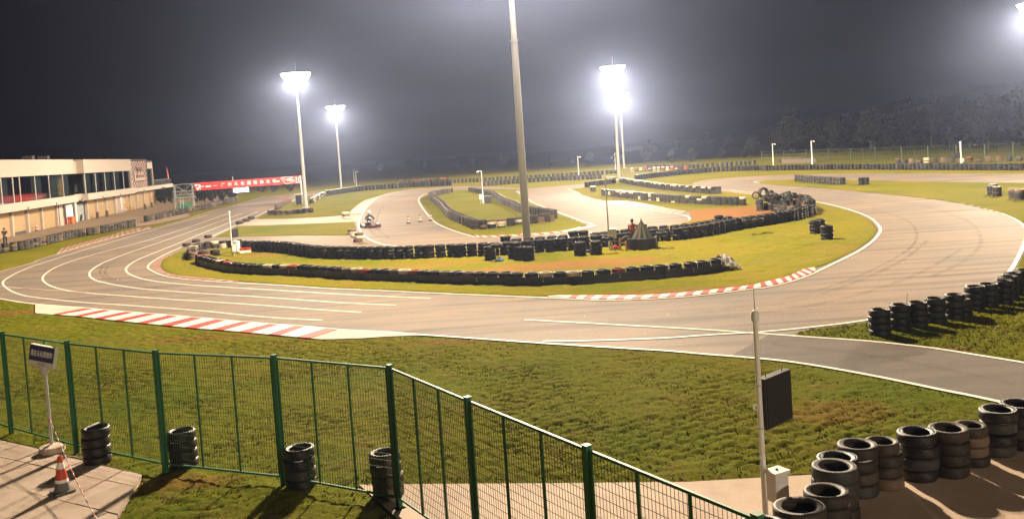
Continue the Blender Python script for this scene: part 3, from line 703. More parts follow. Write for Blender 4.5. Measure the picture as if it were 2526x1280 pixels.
mast(842, 467, 268, 'shorter looking floodlight mast behind the tyre wall right of the banner', gm, None, 0.7)
mast(1528, 444, 172, 'front one of two floodlight masts that stand in line', gm, None, 1.0)
mast(1540, 416, 236, 'rear one of two floodlight masts that stand in line', gm, None, 0.9)
mast(0, 0, 0, 'floodlight mast beyond the corner with only its glow showing', gm, 18.0, 0.95, pos=(58.5, 98, 0))
mast(0, 0, 0, 'floodlight mast behind the viewing terrace', gm, 15.0, 0.24, pos=(26, -26, 0))

# ================================================================== TYRES
def tyre_profile(R, w_, rim, k):
    h = w_/2
    if k == 2: return [(rim,-h*.62),(rim+.03,-h*.90),(R-.045,-h),(R-.014,-h*.93),(R-.002,-h*.70),(R,0),(R-.002,h*.70),(R-.014,h*.93),(R-.045,h),(rim+.03,h*.90),(rim,h*.62),(rim+.035,h*.30),(R-.035,h*.22),(R-.035,-h*.22),(rim+.035,-h*.30)]
    if k == 1: return [(rim,-h*.7),(R-.04,-h),(R-.006,-h*.82),(R,-h*.4),(R,h*.4),(R-.006,h*.82),(R-.04,h),(rim,h*.7),(R-.05,0)]
    return [(rim,-h*.7),(R-.035,-h),(R,-h*.7),(R,h*.7),(R-.035,h),(rim,h*.7)]
TY = {}
def tyre_mesh(lod, mat, R=0.31, w_=0.19):
    key = (lod, mat, R, w_)
    if key not in TY:
        mb = MB(); n = (12, 20, 40)[lod]; mb.lathe(tyre_profile(R, w_, R*0.62, lod), n, closed=(lod > 0))
        me = mb.mesh('tyre', M[mat], True)
        bm = bmesh.new(); bm.from_mesh(me); bmesh.ops.recalc_face_normals(bm, faces=bm.faces); bm.to_mesh(me); bm.free()
        TY[key] = me
    return TY[key]
STACKS = []   # (pos, n, mats, label, group, R, w)
def pick(pal):
    r = rnd.random()*sum(x[1] for x in pal); 
    for k, wt in pal:
        r -= wt
        if r <= 0: return k
    return pal[-1][0]
COLNAME = {'black':'black','dusty':'dusty','grey':'grey','green':'greenish','red':'red-painted','white':'white-painted','tan':'mud-caked'}
NUM = {2:'two',3:'three',4:'four',5:'five'}
_o1 = ['','first','second','third','fourth','fifth','sixth','seventh','eighth','ninth','tenth','eleventh','twelfth','thirteenth','fourteenth','fifteenth','sixteenth','seventeenth','eighteenth','nineteenth']
_o2 = {2:'twent',3:'thirt',4:'fort',5:'fift',6:'sixt',7:'sevent',8:'eight',9:'ninet'}
ORD = [_o1[k] if k < 20 else (_o2[k//10]+'ieth' if k % 10 == 0 else _o2[k//10]+'y-'+_o1[k % 10]) for k in range(1, 100)]
def stack(pos, n, pal, where, group, R=0.31, w_=0.19, top=None, label=None, mats=None, one=False, keep=None):
    if mats is None:
        base = pick(pal); mats = [base if (one or rnd.random() < 0.6) else pick(pal) for _ in range(n)]
        if top: mats[-1] = pick(top)
    if label is None:
        label = f"{where} {COLNAME[mats[-1]]} on top"
    STACKS.append((Vector(pos), n, mats, label, group, R, w_, keep))
def wall(pts, n, pal, where, group, step=0.625, top=None, off=0.3, sm=5, jit=0.05, R=0.31, w_=0.19, nvar=0.0, one=False, dn=None):
    for i_, p in enumerate(resample([back(q, off) for q in S(pts, sm)], step)):
        k = n + (rnd.choice((-1, 0, 0)) if rnd.random() < nvar else 0) + (1 if dn and rnd.random() < dn else 0)
        stack((p.x+rnd.uniform(-jit,jit), p.y+rnd.uniform(-jit,jit), 0), k, pal, f'{ORD[i_]} stack from {where},' if i_ < 98 else where, group, R*rnd.uniform(.95,1.04), w_, top, one=one)
BLK = [('black',10),('dusty',1.5),('green',1)]
MIX = [('black',5),('dusty',4),('grey',3),('tan',1)]
DST = [('dusty',5),('tan',3),('grey',2),('white',1),('black',2)]
# the long barrier faced with rubber belt (front of the infield)
front_px = [(1782,668),(1746,676.5),(1647,687),(1548,694),(1449,702.5),(1400,704.5),(1296,706),(1197,704),(1098,701),(999,696),(950,694.5),(846,689.5),(747,682),(648,679),(579,673),(529,662),(490,650)]
TOPM = [('black',6),('dusty',3),('white',2.2),('red',1.2),('tan',1.5),('green',1)]
pw, gw = 'the plastic-wrapped end of the belt-faced barrier', 'stacks of the belt-faced infield barrier'
wall(front_px, 3, [('black',8),('dusty',2)], pw, gw, 0.64, TOPM)
FRONT = [back(q, 0.3) for q in S(front_px, 5)]
wall([(477,644),(474,634),(482,624),(497,619),(517,616),(540,614),(566,612),(596,611)], 3, DST, 'the left turn of the belt-faced barrier', 'stacks at the barrier end', 0.64)
wall([(500,634),(520,630),(545,630)], 2, DST, 'the tip inside the barrier end', 'low stacks inside the barrier end', 0.66)
# the black wall behind it
gb = 'stacks of the long black infield tyre wall'; pb_ = 'the red crate along the long black wall'
wall([(606,622),(640,622.5),(679,623.5),(721,628),(760,635),(800,639),(840,641),(941,642),(1043,640),(1144,636),(1230,633),(1321,627),(1400,621),(1456,617)], 4, BLK, pb_, gb, 0.64, one=True, w_=0.195)
wall([(1470,614),(1540,608),(1608,599),(1709,591),(1811,570.5),(1884,559),(1963,545),(2003,531)], 4, BLK+[('green',2)], 'the camera pole along the wall past the canvas cone', 'stacks of the wall past the canvas cone', 0.64, one=True)
wall([(1250,624),(1321,619),(1400,613),(1456,609),(1540,599),(1608,591),(1709,583),(1811,562)], 4, BLK, 'the tall mast in the second row of the wall', 'second row stacks behind the infield wall', 0.66, off=0.35, dn=0.25)
# back of the infield point
wall([(2003,526),(1985,517),(1955,511),(1925,508),(1895,506)], 4, MIX, 'the corner of the heaped infield point', 'stacks at the infield point', 0.66, dn=0.5)
wall([(1965,530),(1935,527),(1905,521),(1878,520)], 3, MIX, 'the inner corner of the heaped infield point', 'inner stacks at the infield point', 0.7)
stack(back(G(1876,523),.3), 5, MIX, '', None, label='tall grey tyre stack at the edge of the bare orange earth', mats=['grey','dusty','grey','dusty','grey'])
wall([(1490,483),(1538,489),(1598,495),(1657,501),(1717,505),(1796,508.5),(1840,509)], 4, [('grey',4),('green',4),('dusty',3),('white',.6)], 'the left end of the grey-green wall', 'stacks of the grey-green wall', 0.64, [('white',2),('grey',3),('green',3)])
wall([(1534,451),(1578,460),(1657,471),(1737,478),(1781,480)], 4, [('grey',4),('dusty',4),('black',4)], 'the twin masts in the slanting far wall', 'stacks of the slanting far wall', 0.66, [('white',3),('grey',3),('black',3)])
wall([(1447,463),(1480,458.5),(1519,453)], 4, [('grey',3),('black',3)], 'the fork in the short far wall', 'stacks of the short fork wall', 0.66)
stack(back(G(1463,474),.3), 4, MIX, '', None, label='tyre stack with a white top standing apart at the inner track fork', mats=['grey','grey','dusty','white'], R=0.36)
# island wall with the dusty tyres
gi = 'stacks ringing the small grass island'
wall([(1113,477.5),(1085,482),(1066,487),(1064,492),(1083,507),(1095,518),(1111,537),(1139,551),(1170,565),(1180,568)], 4, [('dusty',4),('grey',4),('tan',2),('black',1)], 'the top of the island ring, left side', gi, 0.66)
wall([(1192,567.5),(1237,565),(1287,560),(1336,553),(1364,547)], 4, DST, 'the bend of the island ring, near side', gi, 0.72, R=0.34)
wall([(1368,541),(1340,535),(1310,531),(1287,527),(1266,515),(1245,507),(1233,499),(1218,489),(1196,482),(1160,476)], 4, [('grey',5),('black',3),('dusty',2)], 'the right corner of the island ring, far side', gi, 0.66)
# pit straight walls
wall([(-14,627),(0,624),(51,616.5),(101,606.5),(177,587.5),(253,574.5),(332,558)], 4, [('black',4),('grey',4),('dusty',2),('tan',1.5)], 'the phone user along the pit apron', 'stacks along the pit apron', 0.72)
wall([(362,547.5),(418,535),(469,524.5),(532,509.5),(583,495.5)], 4, [('grey',4),('dusty',4),('tan',2),('black',2)], 'the pit exit towards the banner tower', 'stacks leading to the banner tower', 0.72)
# cluster at the foot of the mast beside the banner
wall([(668,531),(690,531),(716,530)], 3, [('dusty',4),('tan',3)], 'the path at the banner mast foot', 'stacks at the banner mast foot', 0.8, R=0.38)
wall([(684,517),(700,508),(716,500)], 3, [('tan',4),('dusty',2)], 'the path in the pale straight-side row', 'pale stacks at the edge of the straight', 0.75, R=0.36)
wall([(724,529),(745,527.5),(773,524)], 3, BLK, 'the pale ones at the banner mast foot', 'black stacks at the banner mast foot', 0.75, R=0.36)
wall([(768,503),(790,489),(805,483)], 4, [('white',2),('grey',3),('black',3)], 'the banner mast in the wall behind it', 'stacks behind the banner mast', 0.7)
wall([(805,484),(881,472.5),(957,466.5),(1040,461.5),(1117,458)], 5, [('black',6),('green',2)], 'the banner mast in the far dark wall', 'far dark wall stacks', 0.7)
# far walls
FARP = [('grey',4),('black',4),('green',3),('dusty',2)]
wall([(1040,455),(1119,451.7),(1271,444),(1423,435),(1520,428)], 4, FARP, 'in the farthest wall', 'far wall stacks', 0.85)
wall([(990,456),(1055,452),(1112,449)], 5, [('tan',3),('red',1.2),('dusty',3)], 'in the reddish far row', 'reddish far stacks', 0.8)
wall([(1195,459),(1321,449),(1400,445),(1489,441)], 4, FARP, 'in the far wall before the twin masts', 'far wall stacks', 0.75)
wall([(1570,444),(1614,438.5),(1697,429.5),(1796,422),(1900,420)], 4, [('black',5),('green',2),('grey',2)], 'in the far wall behind the track bend', 'far wall stacks', 0.7)
wall([(1890,420.5),(2013,418.5),(2215,418.5),(2367,419.5),(2545,421)], 4, [('black',4),('grey',4),('green',2)], 'in the far wall beyond the bright track', 'stacks of the wall beyond the bright track', 0.72, R=0.33)
wall([(1598,417.6),(1697,415.6),(1776,411.7),(1861,405.7)], 4, FARP, 'in the farthest wall', 'far wall stacks', 0.9)
wall([(1560,424),(1640,421),(1700,419)], 4, [('white',2),('grey',2),('red',1)], 'in the pale far row', 'far wall stacks', 1.0)
wall([(2215,403),(2300,402),(2400,400),(2540,397)], 4, [('white',.7),('tan',4),('red',.5),('grey',4),('dusty',4)], 'in the painted row behind the far wall', 'painted stacks behind the far wall', 1.35, nvar=.3, R=0.4)
# stacks on the hairpin lawn
wall([(1966,448),(2013,452),(2051,455),(2086,457)], 4, [('black',5),('grey',3)], 'the narrow end of the hairpin lawn row', 'stacks of the short hairpin row', 0.68, R=0.34)
for i, (x, y) in enumerate(((2125,457.5),(2137,457))): stack(back(G(x, y), .3), 4, BLK, '', 'pair of stacks on the hairpin lawn', label='one of a lone pair of black stacks on the hairpin lawn', mats=['black']*4, R=0.34)
for i, (x, y) in enumerate(((2446,483),(2460,486),(2452,479))): stack(back(G(x, y), .3), 4, BLK, '', 'trio of stacks on the hairpin lawn', label='one of three black stacks huddled on the hairpin lawn', mats=['black','grey','black','grey'], R=0.33)
for i, (x, y) in enumerate(((2500,492),(2514,495),(2527,494))): stack(back(G(x, y), .3), 4, BLK, '', 'dusty stacks on the hairpin lawn', label='one of the dusty stacks at the outer edge of the hairpin lawn', mats=['grey','dusty','grey','tan'], R=0.33)
for (x, y, lb) in ((2012,580,'left of two close black stacks below the infield point'),(2024,576,'rear one of the close black stacks below the infield point'),(2041,594,'four-high black stack casting a thin shadow below the infield point')):
    stack(back(G(x, y), .3), 4, BLK, '', None, label=lb, mats=['black']*4, R=0.33, w_=0.2)
for (x, y, lb) in ((1211,644,'single black stack beside the blue bag'),(1268,643,'black stack left of the mast foot'),(1285,645,'middle black stack at the mast foot'),(1305,646,'black stack hiding the mast foot'),(1432,634,'left of two single black stacks near the camera pole'),(1471,631,'right of two single black stacks near the camera pole')):
    stack(back(G(x, y), .3), 4, BLK, '', None, label=lb, mats=['black']*4, R=0.33, w_=0.195)
stack(back(G(1448,627),.3), 1, BLK, '', None, label='single black tyre lying between the two stacks near the camera pole', mats=['black'])
# row on the corner lawn
ords = ['first','second','third','fourth','fifth','sixth','seventh','eighth','ninth','tenth','eleventh','twelfth']
corner = [(2173,832,4),(2220,819,4),(2263,812,3.5),(2309,802,4),(2355,791,4),(2374,786,3),(2404,769,4),(2438,761,4),(2475,753,4),(2488,741,4),(2502,731,4),(2526,722,4)]
for i, (x, y, k) in enumerate(corner):
    stack(back(G(x, y), .28), int(round(k)), BLK, '', 'row of stacks on the corner lawn', label=f'{ords[i]} black tyre stack from the road fork on the corner lawn', mats=['black' if rnd.random()<.8 else 'green' for _ in range(int(round(k)))], R=0.30*rnd.uniform(.97,1.04), w_=0.19, keep=True)
# row on the concrete yard: placed by the middle of their top rims
yardrow = [(1969.5,1248,4,.36,.20),(2038.6,1211,4,.325,.185),(2056.5,1147,4,.34,.21),(2064,1127,4,.31,.20),(2109,1096,4,.325,.205),(2183,1089,4,.28,.19),(2261,1065,4,.315,.20),(2339,1057,4,.315,.195),(2394,1047,4,.27,.175),(2458,1009,4,.31,.205),(2512,995,4,.32,.20),(1880,1292,4,.33,.2),(2575,985,4,.32,.2)]
yc = [['dusty','dusty','grey','dusty'],['dusty','dusty','dusty','dusty'],['dusty','dusty','grey','grey'],['black','dusty','dusty','black'],['grey','dusty','dusty','dusty'],['tan','dusty','dusty','dusty'],['black','grey','black','black'],['dusty','dusty','dusty','dusty'],['dusty','tan','tan','dusty'],['grey','black','grey','black'],['black','grey','dusty','black'],['black','dusty','black','black'],['black','black','grey','dusty']]
yl = ['broad dusty tyre stack beside the white cabinet post','narrow dusty tyre stack behind the broad one by the cabinet','tall dusty stack in front of another at the yard corner','black-topped stack half hidden behind the tall dusty one','dusty stack at the bend of the yard row','slim dusty stack with mud splashed on its lowest tyre','wide blackish stack in the yard row','brownish stack right of the wide blackish one','short slim stack with two mud-tan tyres','tall blackish stack near the road edge line','black-topped stack at the road edge line','black stack hidden behind the fence rail','stack at the far end of the yard row']
for (x, y, k, R, w_), mm, lb in zip(yardrow, yc, yl):
    p = G(x, y, k*w_); stack((p.x, p.y, 0.02), k, BLK, '', 'row of stacks on the concrete yard', label=lb, mats=mm, R=R, w_=w_, keep=True)
for (x, y, mm, lb) in ((232,1052,['black']*4,'tyre stack with a pale stick across its top behind the green fence'),(447,1058,['black']*4,'leaning black tyre stack behind the green fence'),(738,1100,['black','grey','black','black'],'black stack behind the double fence post'),(950,1112,['tan','dusty','dusty','grey'],'muddy tyre stack on the concrete corner behind the fence')):
    p = G(x, y, 0.78); stack((p.x, p.y, 0.0), 4, BLK, '', None, label=lb, mats=mm, R=0.285, w_=0.195, keep=True)

# build: the nearest stacks one by one, each tyre a part; the far rest as one mass
order = sorted(range(len(STACKS)), key=lambda i: (0 if STACKS[i][7] else 1, STACKS[i][0].length))
NEAR_N = 300
single = set(order[:NEAR_N])
far = MB(); FARM = ['black','dusty','grey','green','red','white','tan']
for i, (p, n, mats, label, group, R, w_, keep) in enumerate(STACKS):
    dist = p.length
    if i in single:
        lod = 2 if dist < 32 else (1 if dist < 75 else 0)
        name = 'tyre_stack' if n > 1 else 'tyre'
        z = p.z + w_/2
        if n == 1:
            o = obj('tyre', tyre_mesh(2, mats[0], 0.31, 0.19), loc=(p.x, p.y, z)); tag(o, label, 'tyre', group); continue
        t = thing(name, label, 'tyre stack', p, 0, group)
        lean = (rnd.uniform(-.012,.012), rnd.uniform(-.012,.012))
        for k in range(n):
            Rq = round(R*rnd.choice((.97,1.0,1.0,1.03)), 2); wq = round(w_, 2)
            o = obj('tyre', tyre_mesh(lod, mats[k], Rq, 0.19 if abs(wq-.19) < .012 else wq), parent=t, loc=(lean[0]*k+rnd.uniform(-.018,.018), lean[1]*k+rnd.uniform(-.018,.018), w_*(k+.5)))
            o.rotation_euler = (rnd.uniform(-.02,.02), rnd.uniform(-.02,.02), rnd.uniform(0, 6.28))
    else:
        for k in range(n):
            far.cur = FARM.index(mats[k])
            far.lathe([(c_[0], c_[1]) for c_ in tyre_profile(R, w_, R*.62, 0)], 10, (p.x+rnd.uniform(-.02,.02), p.y, w_*(k+.5)))
far.cur = 0
o = obj('tyre_barrier', far.mesh('tyre_barrier', [M[k] for k in FARM], True)); tag(o, 'distant rows of stacked tyres lining the far side of the circuit', 'tyre barrier', kind='stuff')

# loose tyres
def loose(px, py, label, mat, group=None, rot=(0,0,0), z=None, R=0.31, w_=0.19, pos=None, lod=1):
    p = Vector(pos) if pos else back(G(px, py), .3)
    o = obj('tyre', tyre_mesh(lod, mat, R, w_), loc=(p.x, p.y, (w_/2 if z is None else z)), rot=(rot[0], rot[1], rot[2]+rnd.uniform(0,1)*0)); tag(o, label, 'tyre', group); return o
gl_ = 'tyres lying flat along the link road mouth'
for x, y, lb in ((461,608,'first flat tyre on the edge line at the link road mouth'),(484,598,'second flat tyre on the edge line at the link road mouth'),(514,587,'third flat tyre on the edge line by the grass corner')):
    loose(x, y, lb, 'dusty', gl_, R=.33, w_=.24)
for x, y, lb in ((591,553,'flat tyre at the path mouth by the grass corner'),(608,547,'middle flat tyre across the pale path mouth'),(620,541,'farthest flat tyre across the pale path mouth')):
    loose(x, y, lb, 'dusty', 'tyres lying flat across the pale path mouth', R=.4, w_=.3)
def heap(px, py, mats, lb, R=.34, w_=.22):
    p = back(G(px, py), .3); t = thing('tyre_stack', lb, 'tyre stack', p)
    for k, mm in enumerate(mats): obj('tyre', tyre_mesh(1, mm, R, w_), parent=t, loc=(rnd.uniform(-.06,.06), rnd.uniform(-.06,.06), w_*(k+.5)))
heap(855,539,['white','tan','white'],'pale tyre stack on the crossing path near the kerb', .42)
heap(869,579,['white','tan'],'low white tyre stack at the corner of the verge lawn'); heap(876,586,['white'],'lone white tyre between two low stacks by the kart loop') if False else loose(877,586,'lone pale tyre between two low stacks by the kart loop','white',R=.34,w_=.22)
heap(885,597,['tan','white','tan'],'pinkish white stack beside the white curve of the kart loop')
# heap of loose tyres thrown on the infield point
for i in range(20):
    x = 1890 + 110*rnd.random(); y = 531 - 20*rnd.random() - (x-1890)*0.02
    p = back(G(x, y), .3)
    loose(0, 0, 'loose tyre thrown on top of the infield point heap', rnd.choice(('black','black','grey','green')), 'loose tyres on the infield point heap', (rnd.uniform(-.4,.4), rnd.uniform(-.4,.4), rnd.random()*3), z=0.72+rnd.uniform(0,.35), pos=(p.x, p.y, 0))
p = back(G(1885,512), .5); loose(0,0,'big truck tyre standing upright on the infield point heap','grey',None,(pi/2,0,0.35),z=0.72+.42,R=.44,w_=.34,pos=p,lod=2)
p = back(G(1866,514), .5); loose(0,0,'small tyre standing upright left of the big truck tyre','grey',None,(pi/2,0,-0.3),z=0.72+.28,pos=p,lod=2)
p = back(G(1905,511), .5); loose(0,0,'dark tyre standing upright right of the big truck tyre','black',None,(pi/2,0.2,0.9),z=0.72+.3,pos=p,lod=2)
for (x, y, lb) in ((1225,606,'tyre lying on the wall above the single stack'),(1270,602,'tyre perched on the wall left of the mast'),(1500,588,'tyre perched on the wall by the camera pole'),(1632,576,'tyre perched on the wall right of the canvas cone'),(1845,545,'big tyre lying on the black wall left of the infield point'),(1870,542,'second big tyre lying on the black wall near the infield point')):
    p = G(x, y, .86); loose(0,0,lb,'black',None,(rnd.uniform(-.1,.1),rnd.uniform(-.1,.1),0),z=.86,pos=(p.x,p.y,0),R=.33)

# belt strips bolted along the front barrier, with pale ties between the top tyres
seg = resample(FRONT, 0.32); nseg = 11
per = len(seg)//nseg
blab = ['nearest the plastic wrapped end','second from the plastic wrapped end','third from the plastic wrapped end','fourth from the plastic wrapped end','fifth from the plastic wrapped end','below the mast foot','sixth from the rounded end','fifth from the rounded end','fourth from the rounded end','third from the rounded end','next to the rounded end']
for s_ in range(nseg):
    pts = seg[s_*per:(s_+1)*per+2]
    if len(pts) < 3: continue
    t = thing('rubber_belt', f'black rubber belt strip {blab[s_]} of the front barrier', 'belt', (pts[0].x, pts[0].y, 0), 0, 'belt strips of the front barrier')
    mb = MB(); o_ = pts[0]; H = 0.40 + rnd.uniform(-.02,.02)
    row = []
    for i, p in enumerate(pts):
        a = pts[max(i-1,0)]; b = pts[min(i+1,len(pts)-1)]; d = (b-a).normalized(); nn = Vector((-d.y, d.x, 0))
        if nn.dot(Vector((p.x,p.y,0))) > 0: nn = -nn
        q = p + nn*(0.335 + 0.012*sin(i*1.7) + (0.01 if s_ % 2 else 0)); row.append((q, nn))
    vs = []
    for q, nn in row:
        for zz, th in ((0.02,0),(H*.5,-.01),(H,0.008),(H,-0.02),(0.02,-0.03)): vs.append((q.x-o_.x+nn.x*th, q.y-o_.y+nn.y*th, zz+0.008*sin(q.x*3)))
    fs = []
    for i in range(len(row)-1):
        for k in range(5): fs.append((i*5+k, (i+1)*5+k, (i+1)*5+(k+1) % 5, i*5+(k+1) % 5))
    fs += [(0,1,2,3,4), tuple((len(row)-1)*5+k for k in (4,3,2,1,0))]
    mb.add(vs, fs); me = mb.mesh('belt', M['belt']); bm = bmesh.new(); bm.from_mesh(me); bmesh.ops.recalc_face_normals(bm, faces=bm.faces); bm.to_mesh(me); bm.free()
    obj('belt', me, parent=t)
    q, nn = row[len(row)//2]
    for zz in (0.22, 0.33):
        mb = MB(); mb.tube((0,0,0), (nn.x*.02,nn.y*.02,0), .022, .02, 8); obj('bolt', mb, M['conew'], t, (q.x-o_.x+nn.x*.012, q.y-o_.y+nn.y*.012, zz))
tie = MB(); tie.tube((0,0,-.11),(0.02,0,.03),.022,.015,6).tube((0.02,0,.03),(-.03,.02,.10),.015,.02,6).sphere((0,0,-.10),.03,6,4); TIE = tie.mesh('rope_tie', M['kwhite'], True)
for i, p in enumerate(resample(FRONT, 0.64)[:24]):
    if i < 18 or i % 3 == 0:
        v = Vector((p.x, p.y, 0)).normalized()
        o = obj('rope_tie', TIE, loc=(p.x+0.32-v.x*.30, p.y-v.y*.30, .47), rot=(0,0,rnd.random())); tag(o, 'pale rope tie knotted between neighbouring top tyres of the front barrier', 'rope tie', 'rope ties on the front barrier')
# crumpled clear plastic over the barrier end
mb = MB(); pe = back(G(1797,668), .1); nx, ny = 12, 12; vs = []
for j in range(ny):
    for i in range(nx):
        u, v_ = i/(nx-1), j/(ny-1)
        hh = 0.02 + 0.66*sin(min(1, 1.25*(1-u)) * pi/2)*sin(pi*(0.12+0.80*v_)) + rnd.uniform(-.05,.05)
        vs.append(((u-.5)*0.9+rnd.uniform(-.04,.04), (v_-.5)*1.5+rnd.uniform(-.04,.04), max(0.015, hh)))
mb.add(vs, [(j*nx+i, j*nx+i+1, (j+1)*nx+i+1, (j+1)*nx+i) for j in range(ny-1) for i in range(nx-1)])
me = mb.mesh('plastic_sheet', M['plastic'], False)
o = obj('plastic_sheet', me, loc=(pe.x+0.15, pe.y+.35, 0)); md = o.modifiers.new('thick','SOLIDIFY'); md.thickness = 0.006
tag(o, 'crumpled clear plastic sheet wrapping the right end of the belt-faced barrier', 'plastic sheet')

# ================================================================== GREEN MESH FENCE
FH = 2.45
ptop = [(-190,790),(5,822),(165,845),(383,868),(675,880),(960,905),(1153,985),(1447,1105)]
fp = [G(x, y, FH) for x, y in ptop]; fp = [Vector((p.x, p.y, 0)) for p in fp]
fp.append(fp[-1] + (fp[-1]-fp[-2]).normalized()*2.6); fp.append(fp[-1] + (fp[-1]-fp[-2]).normalized()*2.6)
def fence(pts, H, label, post_mat='fgreen', wire='wire', mid=2, cell=(0.06,0.12), wr=0.0042, pr=0.055, double=()):
    o0 = pts[0]; t = thing('mesh_fence', label, 'fence', o0)
    for i, p in enumerate(pts):
        q = p-o0
        mb = MB(); d = ((pts[min(i+1,len(pts)-1)]-pts[max(i-1,0)]).normalized()); rot = Matrix.Rotation(atan2(d.y,d.x),3,'Z')
        mb.box((0,0,H/2+.01), (pr*1.5,pr*1.5,H+.04), rot).box((0,0,H+.035), (pr*1.7,pr*1.7,.02), rot).box((0,0,.01), (.18,.18,.02), rot)
        obj('post', mb, M[post_mat], t, q)
    for i, (a, b) in enumerate(zip(pts, pts[1:])):
        d = (b-a); L = d.length; d.normalize(); rot = Matrix.Rotation(atan2(d.y,d.x),3,'Z'); g = pr+.02
        A, B = a+d*g-o0, b-d*g-o0; mid_ = (A+B)/2; LL = (B-A).length
        for z_ in (H-.02, .2):
            mb = MB(); mb.box((0,0,0), (LL,.035,.035), rot); obj('rail', mb, M[post_mat], t, mid_+Vector((0,0,z_)))
        for k in range(mid+2):
            q = A + d*(LL*k/(mid+1)); mb = MB(); mb.box((0,0,0), (.03,.03,H-.262), rot); obj('upright', mb, M[post_mat], t, q+Vector((0,0,(H+.18)/2)))
        mb = MB(); nv = int(LL/cell[0]); nh = int((H-.25)/cell[1])
        for k in range(1, nv): q = A+d*(LL*k/nv); mb.tube((q.x,q.y,.2),(q.x,q.y,H-.03),wr,wr,3,False)
        for k in range(1, nh): z_ = .2+(H-.23)*k/nh; mb.tube((A.x,A.y,z_),(B.x,B.y,z_),wr,wr,3,False)
        tag(obj('wire_mesh', mb, M[wire], t), kind='stuff')
    return t
fence(fp, FH, 'green welded mesh fence between the paving and the near lawn')

# ================================================================== POLES WITH BOARDS AND CAMERAS
def board_pole(base, H, label, rz, panel_rz, panel_z=(1.7,2.45), box_z=0.62, ant=0.36, r=0.043):
    t = thing('signal_pole', label, 'pole', base, rz)
    mb = MB(); mb.tube((0,0,0),(0,0,H),r*1.05,r*.9,16); obj('post', mb, M['whitemetal'], t, sm=True)
    mb = MB(); mb.lathe([(0.001,-.02),(r*1.35,-.02),(r*1.45,.03),(r*1.35,.10),(r*.8,.14),(0.001,.15)],14,(0,0,H)); obj('cap', mb, M['whitemetal'], t, sm=True)
    if ant: mb = MB(); mb.tube((0,0,H+.14),(0,0,H+.14+ant),.006,.003,6); obj('antenna', mb, M['dark'], t)
    pz0, pz1 = panel_z; hz = (pz0+pz1)/2
    R = Matrix.Rotation(panel_rz, 3, 'Z')
    mb = MB(); mb.box(R@Vector((.44,0,0)), (.74,.13,pz1-pz0), R)
    pan = obj('led_board', mb, M['dark'], t, (0,0,hz))
    mb = MB(); mb.box(R@Vector((.44,-.068,0)), (.68,.012,pz1-pz0-.06), R); obj('screen', mb, M['led'], pan)
    for sx in (.2,.66):
        mb = MB(); mb.tube(R@Vector((sx,0,(pz1-pz0)/2)), R@Vector((sx,0,(pz1-pz0)/2+.06)), .006,.006,6); obj('lifting_eye', mb, M['dark'], pan)
    for z_ in (pz0+.05, pz1-.08, pz0-.55):
        mb = MB(); mb.tube((0,0,z_-.012),(0,0,z_+.012),r*1.12,r*1.12,16); obj('clamp', mb, M['galv'], t)
    mb = MB(); mb.path([Vector((-.05-.05*sin(a), -.02, hz-.02+.045*cos(a))) for a in [pi*k/8 for k in range(9)]], .012, 6); obj('cable_loop', mb, M['whitemetal'], t)
    c = obj('cabinet', MB().box((.17,-.13,box_z), (.26,.2,.42), Matrix.Rotation(.5,3,'Z')), M['offwhite'], t)
    obj('cabinet_lid', MB().box((.17,-.13,box_z+.23), (.31,.25,.05), Matrix.Rotation(.5,3,'Z')), M['offwhite'], c)
    obj('lid_knob', MB().sphere((.17,-.13,box_z+.26), .022, 8, 5), M['dark'], c)
    Rr = Matrix.Rotation(.5,3,'Z')
    obj('door_panel', MB().box(Vector((.17,-.13,box_z-.03))+Rr@Vector((-.03,-.104,0)), (.14,.008,.22), Rr), M['whitemetal'], c)
    obj('lock', MB().sphere(Vector((.17,-.13,box_z-.08))+Rr@Vector((.133,-.03,0)), .018, 8, 5).sphere(Vector((.17,-.13,box_z-.02))+Rr@Vector((.133,-.03,0)), .016, 8, 5), M['dark'], c)
    for k in range(2): obj('conduit', MB().tube((.10+.06*k,-.1,.0),(.10+.06*k,-.1,box_z-.2),.014,.014,8), M['whitemetal'], t)
    return t
b0 = G(1890,1290); H0 = height_at(b0, 788)
board_pole(b0, H0, 'white pole with black square board and white cabinet on the concrete yard', 0, radians(42), (H0-1.72, H0-0.93), 0.62)
b1 = G(574,632); H1 = height_at(b1, 526)
board_pole(b1, H1, 'white pole with dark board inside the rounded end of the front barrier', 0, radians(75), (H1*.42, H1*.62), .55, 0)
b2 = G(2371,405); H2 = height_at(b2, 352)
board_pole(b2, H2, 'white pole with grey board beyond the far right tyre wall', 0, radians(170), (H2*.28, H2*.55), .5, 0, 0.1)
